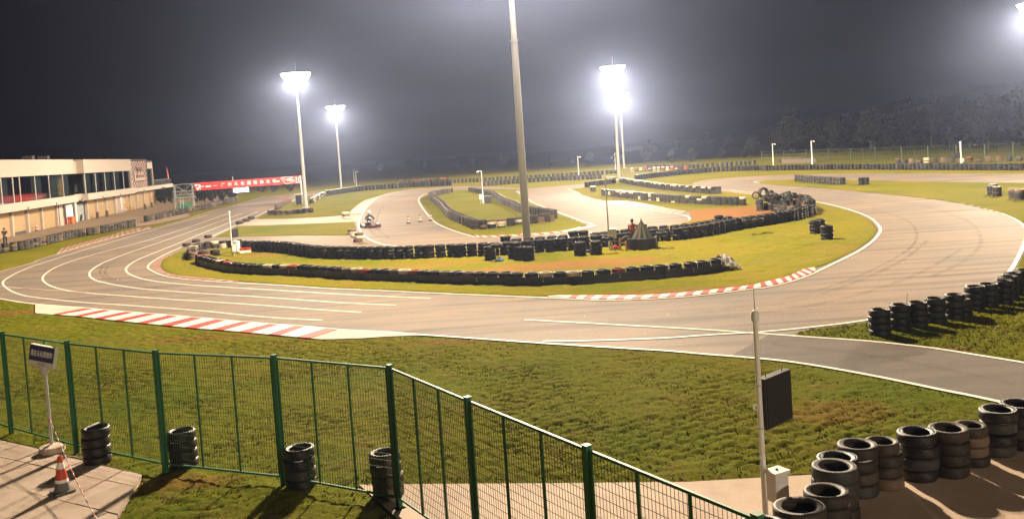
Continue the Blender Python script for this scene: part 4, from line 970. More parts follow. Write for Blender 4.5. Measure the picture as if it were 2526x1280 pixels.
def camera_pole(px, py, top, label, side=1, r=0.06, box=True, dome=True):
    b = G(px, py); H = height_at(b, top); t = thing('camera_pole', label, 'camera pole', b, 0, 'camera poles round the circuit')
    mb = MB(); mb.tube((0,0,0),(0,0,H*.32),r,r*.95,12).tube((0,0,H*.32-.01),(0,0,H),r*.72,r*.55,12); obj('post', mb, M['whitemetal'], t, sm=True)
    mb = MB(); mb.tube((0,0,H-.05),(side*.42,-.05,H-.04),.03,.03,8); obj('arm', mb, M['whitemetal'], t)
    if dome:
        mb = MB(); mb.lathe([(0.001,.12),(.10,.10),(.13,0),(.12,-.04)],14,(side*.42,-.05,H-.14)); c = obj('camera_housing', mb, M['whitemetal'], t, sm=True)
        obj('camera_dome', MB().sphere((side*.42,-.05,H-.2), .11, 12, 8), M['dark'], c, sm=True)
    if box:
        c = obj('cabinet', MB().box((side*.22,-.05,.95), (.38,.22,.5)), M['offwhite'], t); obj('cabinet_lid', MB().box((side*.22,-.05,1.22), (.44,.28,.04)), M['whitemetal'], c)
        obj('bracket', MB().tube((side*.12,-.05,0),(side*.12,-.05,.72),.03,.03,8).tube((side*.3,-.05,0),(side*.3,-.05,.72),.02,.02,8), M['galv'], t)
    return t
camera_pole(1504,619,437,'camera pole with black dome beside the canvas cone',1)
camera_pole(1193,507,421,'camera pole on the small grass island',-1)
camera_pole(1428,437,387,'camera pole beyond the kart loop left of the twin masts',1, .09, False)
camera_pole(1519,424,378,'slim pole just left of the twin masts',1,.08,False,False)
camera_pole(1908,410,355,'camera pole with double head behind the far wall',1,.09,False)
camera_pole(2004,407,348,'thick white camera pole behind the far wall',1,.13,False)
camera_pole(880,464,423,'rear one of two slim poles behind the far dark wall',1,.07,False)
camera_pole(874,452,418,'front one of two slim poles behind the far dark wall',1,.05,False,False)

# speaker box leaning on the island, cabinet by the banner mast
p = back(G(1204,506),.2); t = thing('equipment_case', 'dark upright case beside the island camera pole', 'case', p, .2)
obj('case', MB().box((0,0,.48),(.7,.5,.96), Matrix.Rotation(.08,3,'Y')), M['dark'], t); obj('lid', MB().box((-.02,0,.99),(.74,.54,.05), Matrix.Rotation(.08,3,'Y')), M['steel'], t)
p = back(G(739,506),.3); t = thing('switch_cabinet', 'dark switch cabinet with pale top left of the banner mast', 'cabinet', p)
obj('cabinet', MB().box((0,0,.75),(.95,.6,1.5)), M['steel'], t); obj('lid', MB().box((0,0,1.53),(1.05,.7,.06)), M['offwhite'], t); obj('door', MB().box((0,-.31,.75),(.8,.02,1.3)), M['dark'], t)

# ================================================================== TRAFFIC CONES
def cone(base, H, label, cat='traffic cone', group=None, grey=True):
    t = thing('traffic_cone', label, cat, base, rnd.random(), group); s = H/.7
    obj('base', MB().box((0,0,.02*s),(.36*s,.36*s,.04*s)), M['coneg'], t)
    bands = [(.04,.20,'coneg'),(.20,.26,'conew'),(.26,.46,'cone'),(.46,.58,'conew'),(.58,.70,'cone')] if grey else [(.04,.14,'dark'),(.14,.30,'cream'),(.30,.38,'canvas2'),(.38,.52,'cream'),(.52,.70,'canvas2')]
    for z0, z1, mt_ in bands:
        f = lambda z_: (.155 - (.155-.038)*z_/.7)*s
        mb = MB(); mb.lathe([(f(z0),z0*s),(f(z1),z1*s)] + ([(.02*s,z1*s),(.018*s,z1*s-.05*s)] if z1 > .69 else []), 20)
        obj('cone_band', mb, M[mt_], t, sm=True)
    return t
cone(back(G(156,1224),.12), .70, 'red and white traffic cone on the paving by the tape').location.z = 0.05
for x, y, lb in ((1008,552,'first traffic cone on the kart loop, nearest the kart'),(1037,548,'middle traffic cone across the kart loop'),(1063,545,'traffic cone at the island edge line')):
    cone(G(x, y), .72, lb, group='cones across the kart loop', grey=False)
for i, x in enumerate((686,694,701,707,713)):
    t = thing('marker_post', 'one of five small marker posts across the pit straight', 'marker post', G(x, 494.5), 0, 'marker posts across the pit straight')
    obj('post', MB().tube((0,0,.04),(0,0,.5),.05,.04,8), M['cone'], t); obj('base', MB().lathe([(.001,.05),(.13,.03),(.16,0)],10), M['dark'], t)
cone(G(91,571), .9, 'dark striped traffic cone in front of the beige shutters', grey=True)

# ================================================================== STREET-NAME SIGN AND TAPE
def text_mesh(body, size, depth=0.004, bold=0.0):
    cu = bpy.data.curves.new('lettering', 'FONT'); cu.body = body; cu.size = size; cu.align_x = 'CENTER'; cu.align_y = 'CENTER'; cu.extrude = depth/2; cu.offset = bold
    o = bpy.data.objects.new('lettering', cu); COL.objects.link(o)
    me = bpy.data.meshes.new_from_object(o.evaluated_get(bpy.context.evaluated_depsgraph_get())); bpy.data.objects.remove(o); return me
sb = back(G(130,1122),.1); SHt = height_at(sb, 862)
t = thing('name_sign', 'blue sign with white lettering on a grey post beside the green fence', 'sign', (sb.x, sb.y, 0.05), 0.10)
obj('base_disc', MB().lathe([(.001,0),(.25,0),(.27,.05),(.25,.13),(.06,.17),(.001,.17)],24), M['cream'], t, sm=True)
obj('post', MB().tube((0,0,.1),(0,0,SHt-.62),.036,.036,12).tube((0,0,SHt-.62),(0,0,SHt-.40),.036,.13,14), M['galv'], t, sm=True)
Rs = Matrix.Rotation(radians(24), 4, 'Z') @ Matrix.Rotation(radians(-5), 4, 'Y')
bd = obj('sign_board', MB().box((0,0,0),(.66,.10,.46)), M['offwhite'], t, (0,-.02,SHt-.19)); bd.rotation_euler = (radians(-6), radians(9), radians(-22))
obj('blue_panel', MB().box((0,-.053,.055),(.64,.008,.33)), M['signblue'], bd)
me = text_mesh('我在从化很想你', .082, .004, .0008); me.materials.append(M['text']); o = obj('lettering', me, parent=bd, loc=(0,-.060,.045), rot=(radians(90),0,0)); o.scale = (1,1.75,1)
me = text_mesh('CONGHUA', .045, .003); me.materials.append(M['coneg']); obj('lettering', me, parent=bd, loc=(0,-.053,-.165), rot=(radians(90),0,0))
ta = Vector((sb.x, sb.y, .80)); tb = G(285,1360,.35)
mbs = [MB(), MB()]
N = 44; pts = [ta + (tb-ta)*(i/N) + Vector((0,0,-.18*sin(pi*i/N))) for i in range(N+1)]
t = thing('barrier_tape', 'thin red and white striped barrier chain running from the sign post', 'barrier chain', (0,0,0))
for k in range(2):
    mb = MB()
    for i in range(k, N, 2): mb.tube(pts[i], pts[i+1], .010, .010, 6)
    tag(obj('chain_links', mb, M['conew' if k else 'cone'], t), kind='stuff')
p = G(232,1048,.79); o = obj('stick', MB().box((0,0,0),(.05,.34,.02), Matrix.Rotation(-.35,3,'Z')), M['conew'], loc=(p.x,p.y,.80)); tag(o, 'pale wooden stick lying across the tyre stack behind the fence', 'stick')
p = back(G(2233,819),.3); o = obj('steel_rod', MB().tube((0,0,.1),(.12,.02,1.02),.008,.006,6).tube((.12,.02,1.02),(.13,.02,1.04),.012,.012,6), M['dark'], loc=p); tag(o, 'thin steel rod sticking out of a tyre stack on the corner lawn', 'rod')

# ================================================================== PIT BUILDING
A0 = Vector((-54.5, 95, 0)); B0 = Vector((-62.4, 142.6, 0)); fd = (B0-A0).normalized(); fn = Vector((fd.y, -fd.x, 0))
def s_of(px, py=480):
    d = ray(px, py); d = Vector((d.x, d.y)); a = Vector((A0.x, A0.y)); e = Vector((fd.x, fd.y))
    det = d.x*(-e.y) - d.y*(-e.x); t_ = (a.x*(-e.y) - a.y*(-e.x))/det; q = d*t_
    return (q-a).dot(e)
ROTF = Matrix((( fd.x, fn.x, 0),(fd.y, fn.y, 0),(0,0,1)))
bt = thing('pit_building', 'two-storey cream pit building with glazed upper floor and beige shutters', 'building', A0)
def fb(name, s0, s1, n0, n1, z0, z1, mat, parent=None):
    c = ROTF @ Vector(((s0+s1)/2, (n0+n1)/2, (z0+z1)/2))
    return obj(name, MB().box(c, (s1-s0, n1-n0, z1-z0), ROTF), M[mat], parent or bt)
z1_, z2_, z3_, z4_ = 2.8, 3.7, 6.5, 8.35
SX = lambda zx: s_of(zx/3.947, 480)
sA, sE = -22.0, SX(1530)
fb('ground_wall', sA, sE, -9, -.35, 0, z1_, 'trim'); fb('roof', sA, SX(1490), -9, -.6, z4_-.05, z4_+.12, 'roof')
fb('roof', SX(1235), SX(1490), -9, .25, z4_-.45, z4_-.2, 'roof')
fb('end_wall', SX(1490)-.35, SX(1490), -9, .3, z2_, z4_-.5, 'trim')
fb('fascia', sA, SX(655), -.4, 1.3, z1_, z2_, 'wall'); fb('fascia', SX(655), SX(760), -.4, .5, z1_+.1, z2_+.05, 'trim'); fb('fascia', SX(760), SX(1245), -.4, 1.3, z1_, z2_, 'wall'); fb('fascia', SX(1245)+.01, SX(1635), -.4, 1.1, z1_+.1, z2_-.15, 'wall')
fb('floor_slab', SX(1500), SX(1630), -9, -.41, z1_+.2, z2_-.2, 'trim')
fb('parapet', sA, SX(645), -.3, 1.2, z3_, z4_, 'wall'); fb('parapet', SX(655), SX(745), -.5, .3, z3_, z4_-.15, 'trim'); fb('parapet', SX(745), SX(1222), -.3, 1.2, z3_, z4_, 'wall'); fb('parapet', SX(1430), SX(1490), -.3, .3, z3_+.2, z4_-.5, 'wall')
fb('column', SX(1222)-.25, SX(1222), .7, 1.2, z2_, z3_, 'wall')
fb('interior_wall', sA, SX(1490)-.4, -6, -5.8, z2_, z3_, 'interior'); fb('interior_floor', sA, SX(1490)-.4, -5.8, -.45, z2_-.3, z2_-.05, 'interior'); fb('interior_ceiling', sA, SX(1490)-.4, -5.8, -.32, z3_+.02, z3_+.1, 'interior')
def glazing(edges, n=.95, z0=z2_, z1=z3_, curt=()):
    for i, (a, b) in enumerate(zip(edges, edges[1:])):
        w_ = fb('window', a, a+.10, n-.06, n+.06, z0, z1, 'mullion'); fb('pane', a+.11, b-.01, n-.015, n+.015, z0+.02, z1-.02, 'glass', w_)
        if i in curt or rnd.random() < .5:
            mb = MB(); k = 26; L = b-a; f0 = rnd.uniform(0,.4); f1 = rnd.uniform(.65,1); vs = []
            for j in range(k+1):
                s_ = a + L*(f0+(f1-f0)*j/k); nn = n-.45+.09*sin(j*2.1)
                for z_ in (z0+.05, z1-.05): vs.append(ROTF @ Vector((s_, nn, z_)))
            mb.add(vs, [(2*j, 2*j+2, 2*j+3, 2*j+1) for j in range(k)]); me = mb.mesh('curtain', M['curtain'], True); o = obj('curtain', me, parent=w_); o.modifiers.new('t','SOLIDIFY').thickness = .02
glazing([sA, -18, -14, -10, -6, -2, 1.2] + [SX(x) for x in (105,260,400,540,650)], curt=(8,9,10))
glazing([SX(x) for x in (765,870,965,1060,1150,1225)], curt=(1,2,3))
glazing([SX(1435), SX(1485)], .1, z2_, z3_+.2)
fb('recess_wall', SX(655), SX(760), -1.6, -1.4, z2_, z3_, 'trim'); fb('recess_door', SX(690), SX(735), -1.38, -1.32, z2_, z2_+2.1, 'wood')
fb('red_counter', sA, SX(280), .35, .5, z2_+.02, z2_+.85, 'redplastic')
# the ground floor: pilasters and roller shutters, each shutter with its slats
slat = None
doors = [(-80,98),(106,250),(262,390),(402,540),(852,935),(945,1028),(1040,1110),(1203,1265),(1272,1330),(1338,1400),(1408,1465),(1472,1528)]
def shutter(a, b, z_top=z1_-.05, gap=0.0):
    d = fb('shutter', a, b, -.33, -.27, gap, z_top, 'shutter'); ns = int((z_top-gap)/.24)
    for k in range(ns): fb('slat', a+.02, b-.02, -.272, -.245, gap+.02+k*(z_top-gap-.04)/ns, gap+(k+1)*(z_top-gap-.04)/ns-.015, 'shutter', d)
for i, (a, b) in enumerate(doors): shutter(SX(a), SX(b), gap=.35 if i == 1 else 0)
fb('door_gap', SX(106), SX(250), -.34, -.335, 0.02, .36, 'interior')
for x in (102,256,396,546,844,940,1034,1268,1334,1404,1468): fb('pilaster', SX(x)-.16, SX(x)+.16, -.34, .02, 0, z1_, 'wall')
fb('pilaster', SX(556), SX(590), -.34, .1, 0, z1_, 'wall'); fb('pilaster', SX(1115), SX(1200), -.34, .05, 0, z1_, 'trim')
for x in (1142,1155): fb('pilaster', SX(x)-.12, SX(x)+.12, .06, .2, 0, z1_, 'wall')
for k in range(6): fb('notice', SX(1170)-.25, SX(1170)+.35, .051, .07, .45+k*.36, .7+k*.36, 'conew')
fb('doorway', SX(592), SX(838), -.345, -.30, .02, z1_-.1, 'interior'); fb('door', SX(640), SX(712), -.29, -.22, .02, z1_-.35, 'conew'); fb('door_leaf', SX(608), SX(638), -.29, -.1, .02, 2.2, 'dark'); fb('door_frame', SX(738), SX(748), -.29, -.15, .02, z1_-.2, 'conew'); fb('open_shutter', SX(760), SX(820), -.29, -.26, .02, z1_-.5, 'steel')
for zx in (140,430,700,905,1085,1330,1520): l_ = fb('wall_lamp', SX(zx)-.12, SX(zx)+.12, 1.1, 1.42, z1_-.02, z1_+.3, 'steel')
for (x0, x1) in ((575,600),(712,735)): fb('roof_unit', SX(x0), SX(x1), -4, -2.8, z4_+.12, z4_+.75, 'roof')
# checkered panel with a raised emblem
cp = fb('checker_panel', SX(1258), SX(1420), .30, .40, z2_-.4, z4_-.25, 'checkpale')
fb('dark_strip', SX(1236), SX(1257), .2, .36, z2_-.3, z4_-.2, 'dark'); fb('dark_strip', SX(1421), SX(1434), .2, .36, z2_-.3, z4_-.25, 'dark')
ca, cb = SX(1258), SX(1420); cz0, cz1 = z2_-.4, z4_-.25
for i in range(13):
    for j in range(12):
        if (i+j) % 2: fb('checker', ca+(cb-ca)*i/13, ca+(cb-ca)*(i+1)/13, .40, .415, cz0+(cz1-cz0)*j/12, cz0+(cz1-cz0)*(j+1)/12, 'checkred' if (i*7+j*3) % 5 else 'dark', cp)
em = lambda x0, x1, z0, z1, m_: fb('emblem', ca+(cb-ca)*x0, ca+(cb-ca)*x1, .42, .60, cz0+(cz1-cz0)*z0, cz0+(cz1-cz0)*z1, m_, cp)
em(.28,.80,.30,.40,'trim'); em(.34,.74,.405,.50,'checkred'); em(.38,.70,.505,.56,'trim'); em(.44,.50,.565,.64,'trim'); em(.60,.66,.565,.64,'trim'); em(.40,.70,.645,.69,'dark'); em(.36,.72,.695,.78,'checkred'); em(.20,.27,.28,.62,'trim'); em(.28,.80,.27,.295,'dark')
for k in range(12): s_ = SX(1440)+(SX(1620)-SX(1440))*k/11; fb('baluster', s_-.04, s_+.04, .9, .98, z2_-.15, z2_+.8, 'steel')
fb('handrail', SX(1436), SX(1622), .88, 1.0, z2_+.8, z2_+.87, 'steel')
q = A0 + ROTF @ Vector((SX(1612), .8, z2_-.15)); o = obj('furled_flag', MB().tube((0,0,0),(-.25,.1,3.4),.03,.02,6).tube((-.06,.02,1.0),(-.24,.1,3.2),.17,.04,8), M['redplastic'], loc=q); tag(o, 'furled red flag leaning on the balcony end of the pit building', 'flag')
# things standing on the pit apron
def apr(zx, zy): return G(zx/3.947, 360+zy/3.947)
p = G(30, 575); t = thing('safety_barrel', 'red and white striped barrier post before the left shutters', 'barrier post', p); obj('post', MB().lathe([(.001,1.15),(.2,1.15),(.24,0),(.001,0)],14), M['orange'], t); obj('stripe', MB().lathe([(.245,.2),(.235,.5)],14).lathe([(.225,.7),(.215,.95)],14), M['conew'], t); obj('foot', MB().lathe([(.001,.06),(.5,.05),(.55,0)],16), M['dark'], t)
p = G(151,556); t = thing('fire_bin', 'red rounded bin beside the pit doorway', 'bin', p); obj('bin', MB().lathe([(.001,1.2),(.25,1.17),(.42,1.0),(.45,0),(.001,0)],16), M['redplastic'], t, sm=True); obj('lid', MB().lathe([(.46,.98),(.47,1.03),(.42,1.05)],16), M['redplastic'], t)
p = G(172,552); t = thing('ice_chest', 'orange and red cool box in front of the white door', 'cool box', p); obj('chest', MB().box((0,0,.4),(1.1,.7,.8)), M['orange'], t); obj('lid', MB().box((0,0,.86),(1.15,.75,.12)), M['redplastic'], t); obj('handle', MB().tube((-.5,-.4,.7),(.5,-.4,.7),.03,.03,6), M['dark'], t)
p = G(181,549); t = thing('pedestal_fan', 'black pedestal fan before the white door', 'fan', p, -.6); obj('stand', MB().tube((0,0,.03),(0,0,1.6),.04,.03,8).lathe([(.001,.06),(.38,.03),(.4,0)],16), M['dark'], t)
mb = MB(); Rx = Matrix.Rotation(pi/2,3,'X')
for rr in (.2,.34,.46): mb.path([Rx@Vector((cos(2*pi*k/20)*rr, sin(2*pi*k/20)*rr, 0))+Vector((0,-.08,1.75)) for k in range(21)], .012, 4)
for k in range(10): a = 2*pi*k/10; mb.tube((0,-.1,1.75), Rx@Vector((cos(a)*.46,sin(a)*.46,0))+Vector((0,-.08,1.75)), .008,.008,4)
obj('guard', mb, M['dark'], t); obj('motor', MB().tube((0,-.06,1.75),(0,.2,1.75),.1,.08,10), M['dark'], t)
for k in range(3):
    a = 2*pi*k/3; obj('blade', MB().box((cos(a)*.2,-.04,1.75+sin(a)*.2),(.34,.01,.16), Matrix.Rotation(-a,3,'Y')), M['steel'], t)
# parked motor scooter by the doorway
p = G(199,545); t = thing('motor_scooter', 'dark motor scooter parked at the pit doorway', 'scooter', p, -1.0)
for x_ in (-.6,.6):
    wv = obj('wheel', MB().lathe([(.13,-.06),(.25,-.06),(.28,0),(.25,.06),(.13,.06)],18,(0,0,0),Matrix.Rotation(pi/2,3,'X')), M['black'], t, (x_,0,.28), sm=True); obj('rim', MB().lathe([(.02,.03),(.14,.05),(.14,-.05),(.02,-.03)],14,(0,0,0),Matrix.Rotation(pi/2,3,'X')), M['galv'], wv)
obj('body', MB().box((-.35,0,.62),(.8,.3,.32)).box((.1,0,.32),(.7,.3,.08)).box((.48,0,.7),(.1,.36,.7),Matrix.Rotation(-.25,3,'Y')), M['navy'], t); obj('seat', MB().box((-.38,0,.82),(.75,.28,.1)), M['dark'], t); obj('handlebar', MB().tube((.38,-.32,1.08),(.38,.32,1.08),.02,.02,6).tube((.6,0,.3),(.38,0,1.08),.035,.03,8), M['steel'], t); obj('headlamp', MB().sphere((.50,0,.98),.1,10,6), M['conew'], t)
for zx, zy in ((953,705),(1045,690),(1415,620),(1482,600)):
    q = apr(zx, zy); t = thing('wooden_post', 'brown padded post base standing before the beige shutters', 'post', q, 0, 'padded post bases before the shutters'); obj('pad', MB().box((0,0,.45),(.32,.32,.9)), M['canvas2'], t); obj('cap', MB().box((0,0,.92),(.36,.36,.05)), M['wood'], t)
q = apr(1290,640); t = thing('timber_pile', 'jumbled timber pile leaning by the right shutters', 'timber', q)
for k in range(7): obj('timber', MB().tube((rnd.uniform(-.9,.9),rnd.uniform(-.4,.4),.05),(rnd.uniform(-1.3,1.0),rnd.uniform(-.5,.5),rnd.uniform(.3,1.7)),.05,.05,5), M['wood'], t)

# ================================================================== START GANTRY AND BANNER
gl0, gr0 = G(457,514), G(746,492); gdir = (gr0-gl0).normalized(); gn = Vector((gdir.y, -gdir.x, 0)); GL = (gr0-gl0).length
ROTG = Matrix(((gdir.x, -gn.x, 0),(gdir.y, -gn.y, 0),(0,0,1)))
gt = thing('start_gantry', 'start gantry with lattice tower and red lettered banner over the pit straight', 'gantry', gl0); gt.rotation_euler = (0,0,atan2(gdir.y, gdir.x))
def along(px, y=455):
    d = ray(px, y); a = Vector((gl0.x, gl0.y)); e = Vector((gdir.x, gdir.y)); d2 = Vector((d.x, d.y))
    det = d2.x*(-e.y)-d2.y*(-e.x); t_ = (a.x*(-e.y)-a.y*(-e.x))/det; return (d2*t_-a).dot(e)
s0, s1 = along(480), along(741)
zb0, zb1 = height_at(gl0+gdir*s0, 468.5), height_at(gl0+gdir*s0, 452)
zr0, zr1 = height_at(gl0+gdir*s1, 453.5), height_at(gl0+gdir*s1, 434)
zlo, zhi = (zb0+zr0)/2, (zb1+zr1)/2
mb = MB(); mb.box(((s0+s1)/2, -.25, (zlo+zhi)/2), (s1-s0, .06, zhi-zlo)); ban = obj('banner', mb, M['banner'], gt)
mb = MB()
for z_ in (zlo+.05, zhi-.05):
    for y_ in (-.17,.2): mb.tube((-1.6,y_,z_),(s1+.1,y_,z_),.05,.05,6)
k = int((s1+1.6)/1.1)
for i in range(k):
    xa = -1.6+(s1+1.6)*i/k; xb = -1.6+(s1+1.6)*(i+1)/k
    mb.tube((xa,.2,zlo+.05),(xb,.2,zhi-.05),.025,.025,5); mb.tube((xa,-.17,zhi-.05),(xa,.2,zhi-.05),.025,.025,5)
obj('truss_beam', mb, M['steel'], gt)
obj('post', MB().tube((s1+.1,0,0),(s1+.1,0,zhi+.05),.11,.10,12), M['whitemetal'], gt, sm=True)
tw = 1.35
for sx in (-1,1):
    for sy in (-1,1): obj('tower_leg', MB().tube((sx*tw,sy*.8,0.0),(sx*tw,sy*.8,zhi),.06,.06,8), M['steel'], gt)
mb = MB()
for sy in (-1,1):
    for (za, zb) in ((0,1.7),(1.7,zhi)):
        mb.tube((-tw,sy*.8,za),(tw,sy*.8,zb),.03,.03,5).tube((tw,sy*.8,za),(-tw,sy*.8,zb),.03,.03,5)
obj('tower_brace', mb, M['steel'], gt)
obj('platform', MB().box((0,0,1.72),(2*tw+.5,2.0,.08)), M['steel'], gt)
mb = MB()
for sy in (-1,1):
    for z_ in (2.2, 2.75): mb.tube((-tw-.2,sy*.95,z_),(tw+.2,sy*.95,z_),.03,.03,6)
    for i in range(10): mb.tube((-tw-.2+i*(2*tw+.4)/9,sy*.95,1.76),(-tw-.2+i*(2*tw+.4)/9,sy*.95,2.75),.018,.018,5)
obj('railing', mb, M['steel'], gt)
obj('base_box', MB().box((.1,-.2,.42),(2.0,1.2,.84)), M['fgreen'], gt)
obj('ladder', MB().tube((-.6,-1.1,0),(-.5,-.95,1.76),.03,.03,6).tube((-.15,-1.1,0),(-.1,-.95,1.76),.03,.03,6).path([Vector((-.58,-1.08,.35)),Vector((-.14,-1.08,.35))],.02,5).path([Vector((-.56,-1.04,.8)),Vector((-.13,-1.04,.8))],.02,5).path([Vector((-.54,-1.0,1.25)),Vector((-.12,-1.0,1.25))],.02,5), M['galv'], gt)
BL = s1-s0; BH = zhi-zlo
txt = '广州从化国际赛车场'
for i, ch in enumerate(txt):
    me = text_mesh(ch, BH*.56, .01, .006); me.materials.append(M['text'])
    o = obj('letter', me, parent=ban, loc=(s0+BL*(.266+.486*i/8), -.288, zlo+BH*.50), rot=(radians(90),0,0)); o.scale = (.92,1,1)
def stroke(pts, wd, nm='emblem_line'):
    mb = MB(); vs = []
    P = [Vector((s0+BL*x, 0, zlo+BH*y)) for x, y in pts]
    for i, p in enumerate(P):
        d = (P[min(i+1,len(P)-1)]-P[max(i-1,0)]).normalized(); nn = Vector((-d.z,0,d.x))*wd/2; vs += [p+nn, p-nn]
    mb.add([(v.x,-.288,v.z) for v in vs], [(2*i,2*i+1,2*i+3,2*i+2) for i in range(len(P)-1)]); return obj(nm, mb, M['text'], ban)
circ = [Vector((x,y,0)) for x,y in ((.815,.85),(.83,.92),(.90,.95),(.935,.85),(.91,.75),(.88,.70),(.90,.58),(.945,.5),(.94,.32),(.90,.12),(.86,.08),(.845,.3),(.83,.6),(.815,.85))]
stroke([(p.x,p.y) for p in smooth(circ,4)], .06)
stroke([(p.x,p.y) for p in smooth([Vector((x,y,0)) for x,y in ((.835,.8),(.86,.6),(.89,.42),(.925,.42),(.915,.6),(.875,.62))],4)], .07)
stroke([(.962,.95),(.965,.5),(.958,.12),(.998,.10)], .09); stroke([(.998,.9),(.982,.7),(.985,.3),(.998,.25)], .09)
stroke([(.775,.42),(.80,.50)], .22); stroke([(.10,.44),(.15,.46)], .20); stroke([(.175,.48),(.21,.49)], .05)
for k in range(16): x, y = rnd.uniform(.0,.075), rnd.uniform(.1,.9); stroke([(x,y),(x+rnd.uniform(.006,.018),y+rnd.uniform(.03,.09))], rnd.uniform(.08,.2), 'confetti_mark')
stroke([(.03,.22),(.045,.5),(.06,.62)], .2)
sl = along(596); zt = zlo-.02
lp = obj('light_box', MB().box((sl,-.1,zt-.40),(2.1,.22,.70)), M['dark'], gt); obj('lit_panel', MB().box((sl,-.225,zt-.40),(2.0,.02,.62)), M['panel'], lp)
obj('light_bracket', MB().box((sl-1.25,-.1,zt-.3),(.25,.15,.9)), M['whitemetal'], gt)
obj('mast_lamp', MB().tube((along(575),0,zhi),(along(575),0,zhi+.45),.05,.03,6).sphere((along(575),0,zhi+.5),.1,8,6), M['whitemetal'], gt)

# ================================================================== PEOPLE AND KART
def skin(name, V, E, mat, parent=None, loc=(0,0,0), rz=0, sub=2, scale=1.0):
    me = bpy.data.meshes.new(name); me.from_pydata([v[:3] for v in V], E, [])
    bm = bmesh.new(); bm.from_mesh(me); lay = bm.verts.layers.skin.verify()
    for i, v in enumerate(bm.verts): v[lay].radius = (V[i][3], V[i][4] if len(V[i]) > 4 else V[i][3]); v[lay].use_root = (i == 0)
    bm.to_mesh(me); bm.free()
    o = bpy.data.objects.new(name, me); COL.objects.link(o); o.modifiers.new('s','SKIN').use_smooth_shade = True; ss = o.modifiers.new('u','SUBSURF'); ss.levels = sub; ss.render_levels = sub
    m2 = bpy.data.meshes.new_from_object(o.evaluated_get(bpy.context.evaluated_depsgraph_get())); bpy.data.objects.remove(o)
    m2.materials.clear(); m2.materials.append(M[mat]); m2.polygons.foreach_set('use_smooth', [True]*len(m2.polygons))
    o = obj(name, m2, parent=parent, loc=loc); o.rotation_euler = (0,0,rz); o.scale = (scale,)*3; return o
def fingers(V, E, wrist, palm, d, side):
    """palm vertex then five short finger chains"""
    d = Vector(d).normalized(); sd = Vector(side).normalized(); c = Vector(palm)
    V.append((*c, .030, .018)); pi_ = len(V)-1; E.append((wrist, pi_))
    for k, (off, L) in enumerate(((-.034,.055),(-.012,.070),(.010,.074),(.030,.066))):
        a = c + d*.045 + sd*off; b = a + d*L*.6 + Vector((0,0,-.02)); e = b + d*L*.4 + Vector((0,0,-.03))
        V.append((*a,.010)); V.append((*b,.009)); V.append((*e,.008)); n = len(V); E.extend([(pi_,n-3),(n-3,n-2),(n-2,n-1)])
    a = c - sd*.035; b = a - sd*.03 + d*.035; V.append((*a,.011)); V.append((*b,.009)); n = len(V); E.extend([(pi_,n-2),(n-2,n-1)])
def head_bits(body, hc, hair=True, yaw=-pi/2):
    R = Matrix.Rotation(yaw+pi/2, 3, 'Z')
    if hair: obj('hair', MB().sphere(Vector(hc)+R@Vector((0,.012,.03)), .108, 14, 10, (.92,1.02,1.02)), M['hair'], body, sm=True)
    mb = MB(); mb.sphere(Vector(hc)+R@Vector((0,-.115,-.02)), .018, 8, 6, (.8,1.2,1.3)); obj('nose', mb, M['skin'], body)
    for sx in (-1,1):
        obj('eye', MB().sphere(Vector(hc)+R@Vector((sx*.036,-.098,.012)), .013, 8, 6), M['hair'], body); obj('ear', MB().sphere(Vector(hc)+R@Vector((sx*.095,0,-.005)), .026, 8, 6, (.4,.8,1.2)), M['skin'], body)
    obj('mouth', MB().box(Vector(hc)+R@Vector((0,-.104,-.062)), (.05,.012,.008), R), M['redplastic'], body)
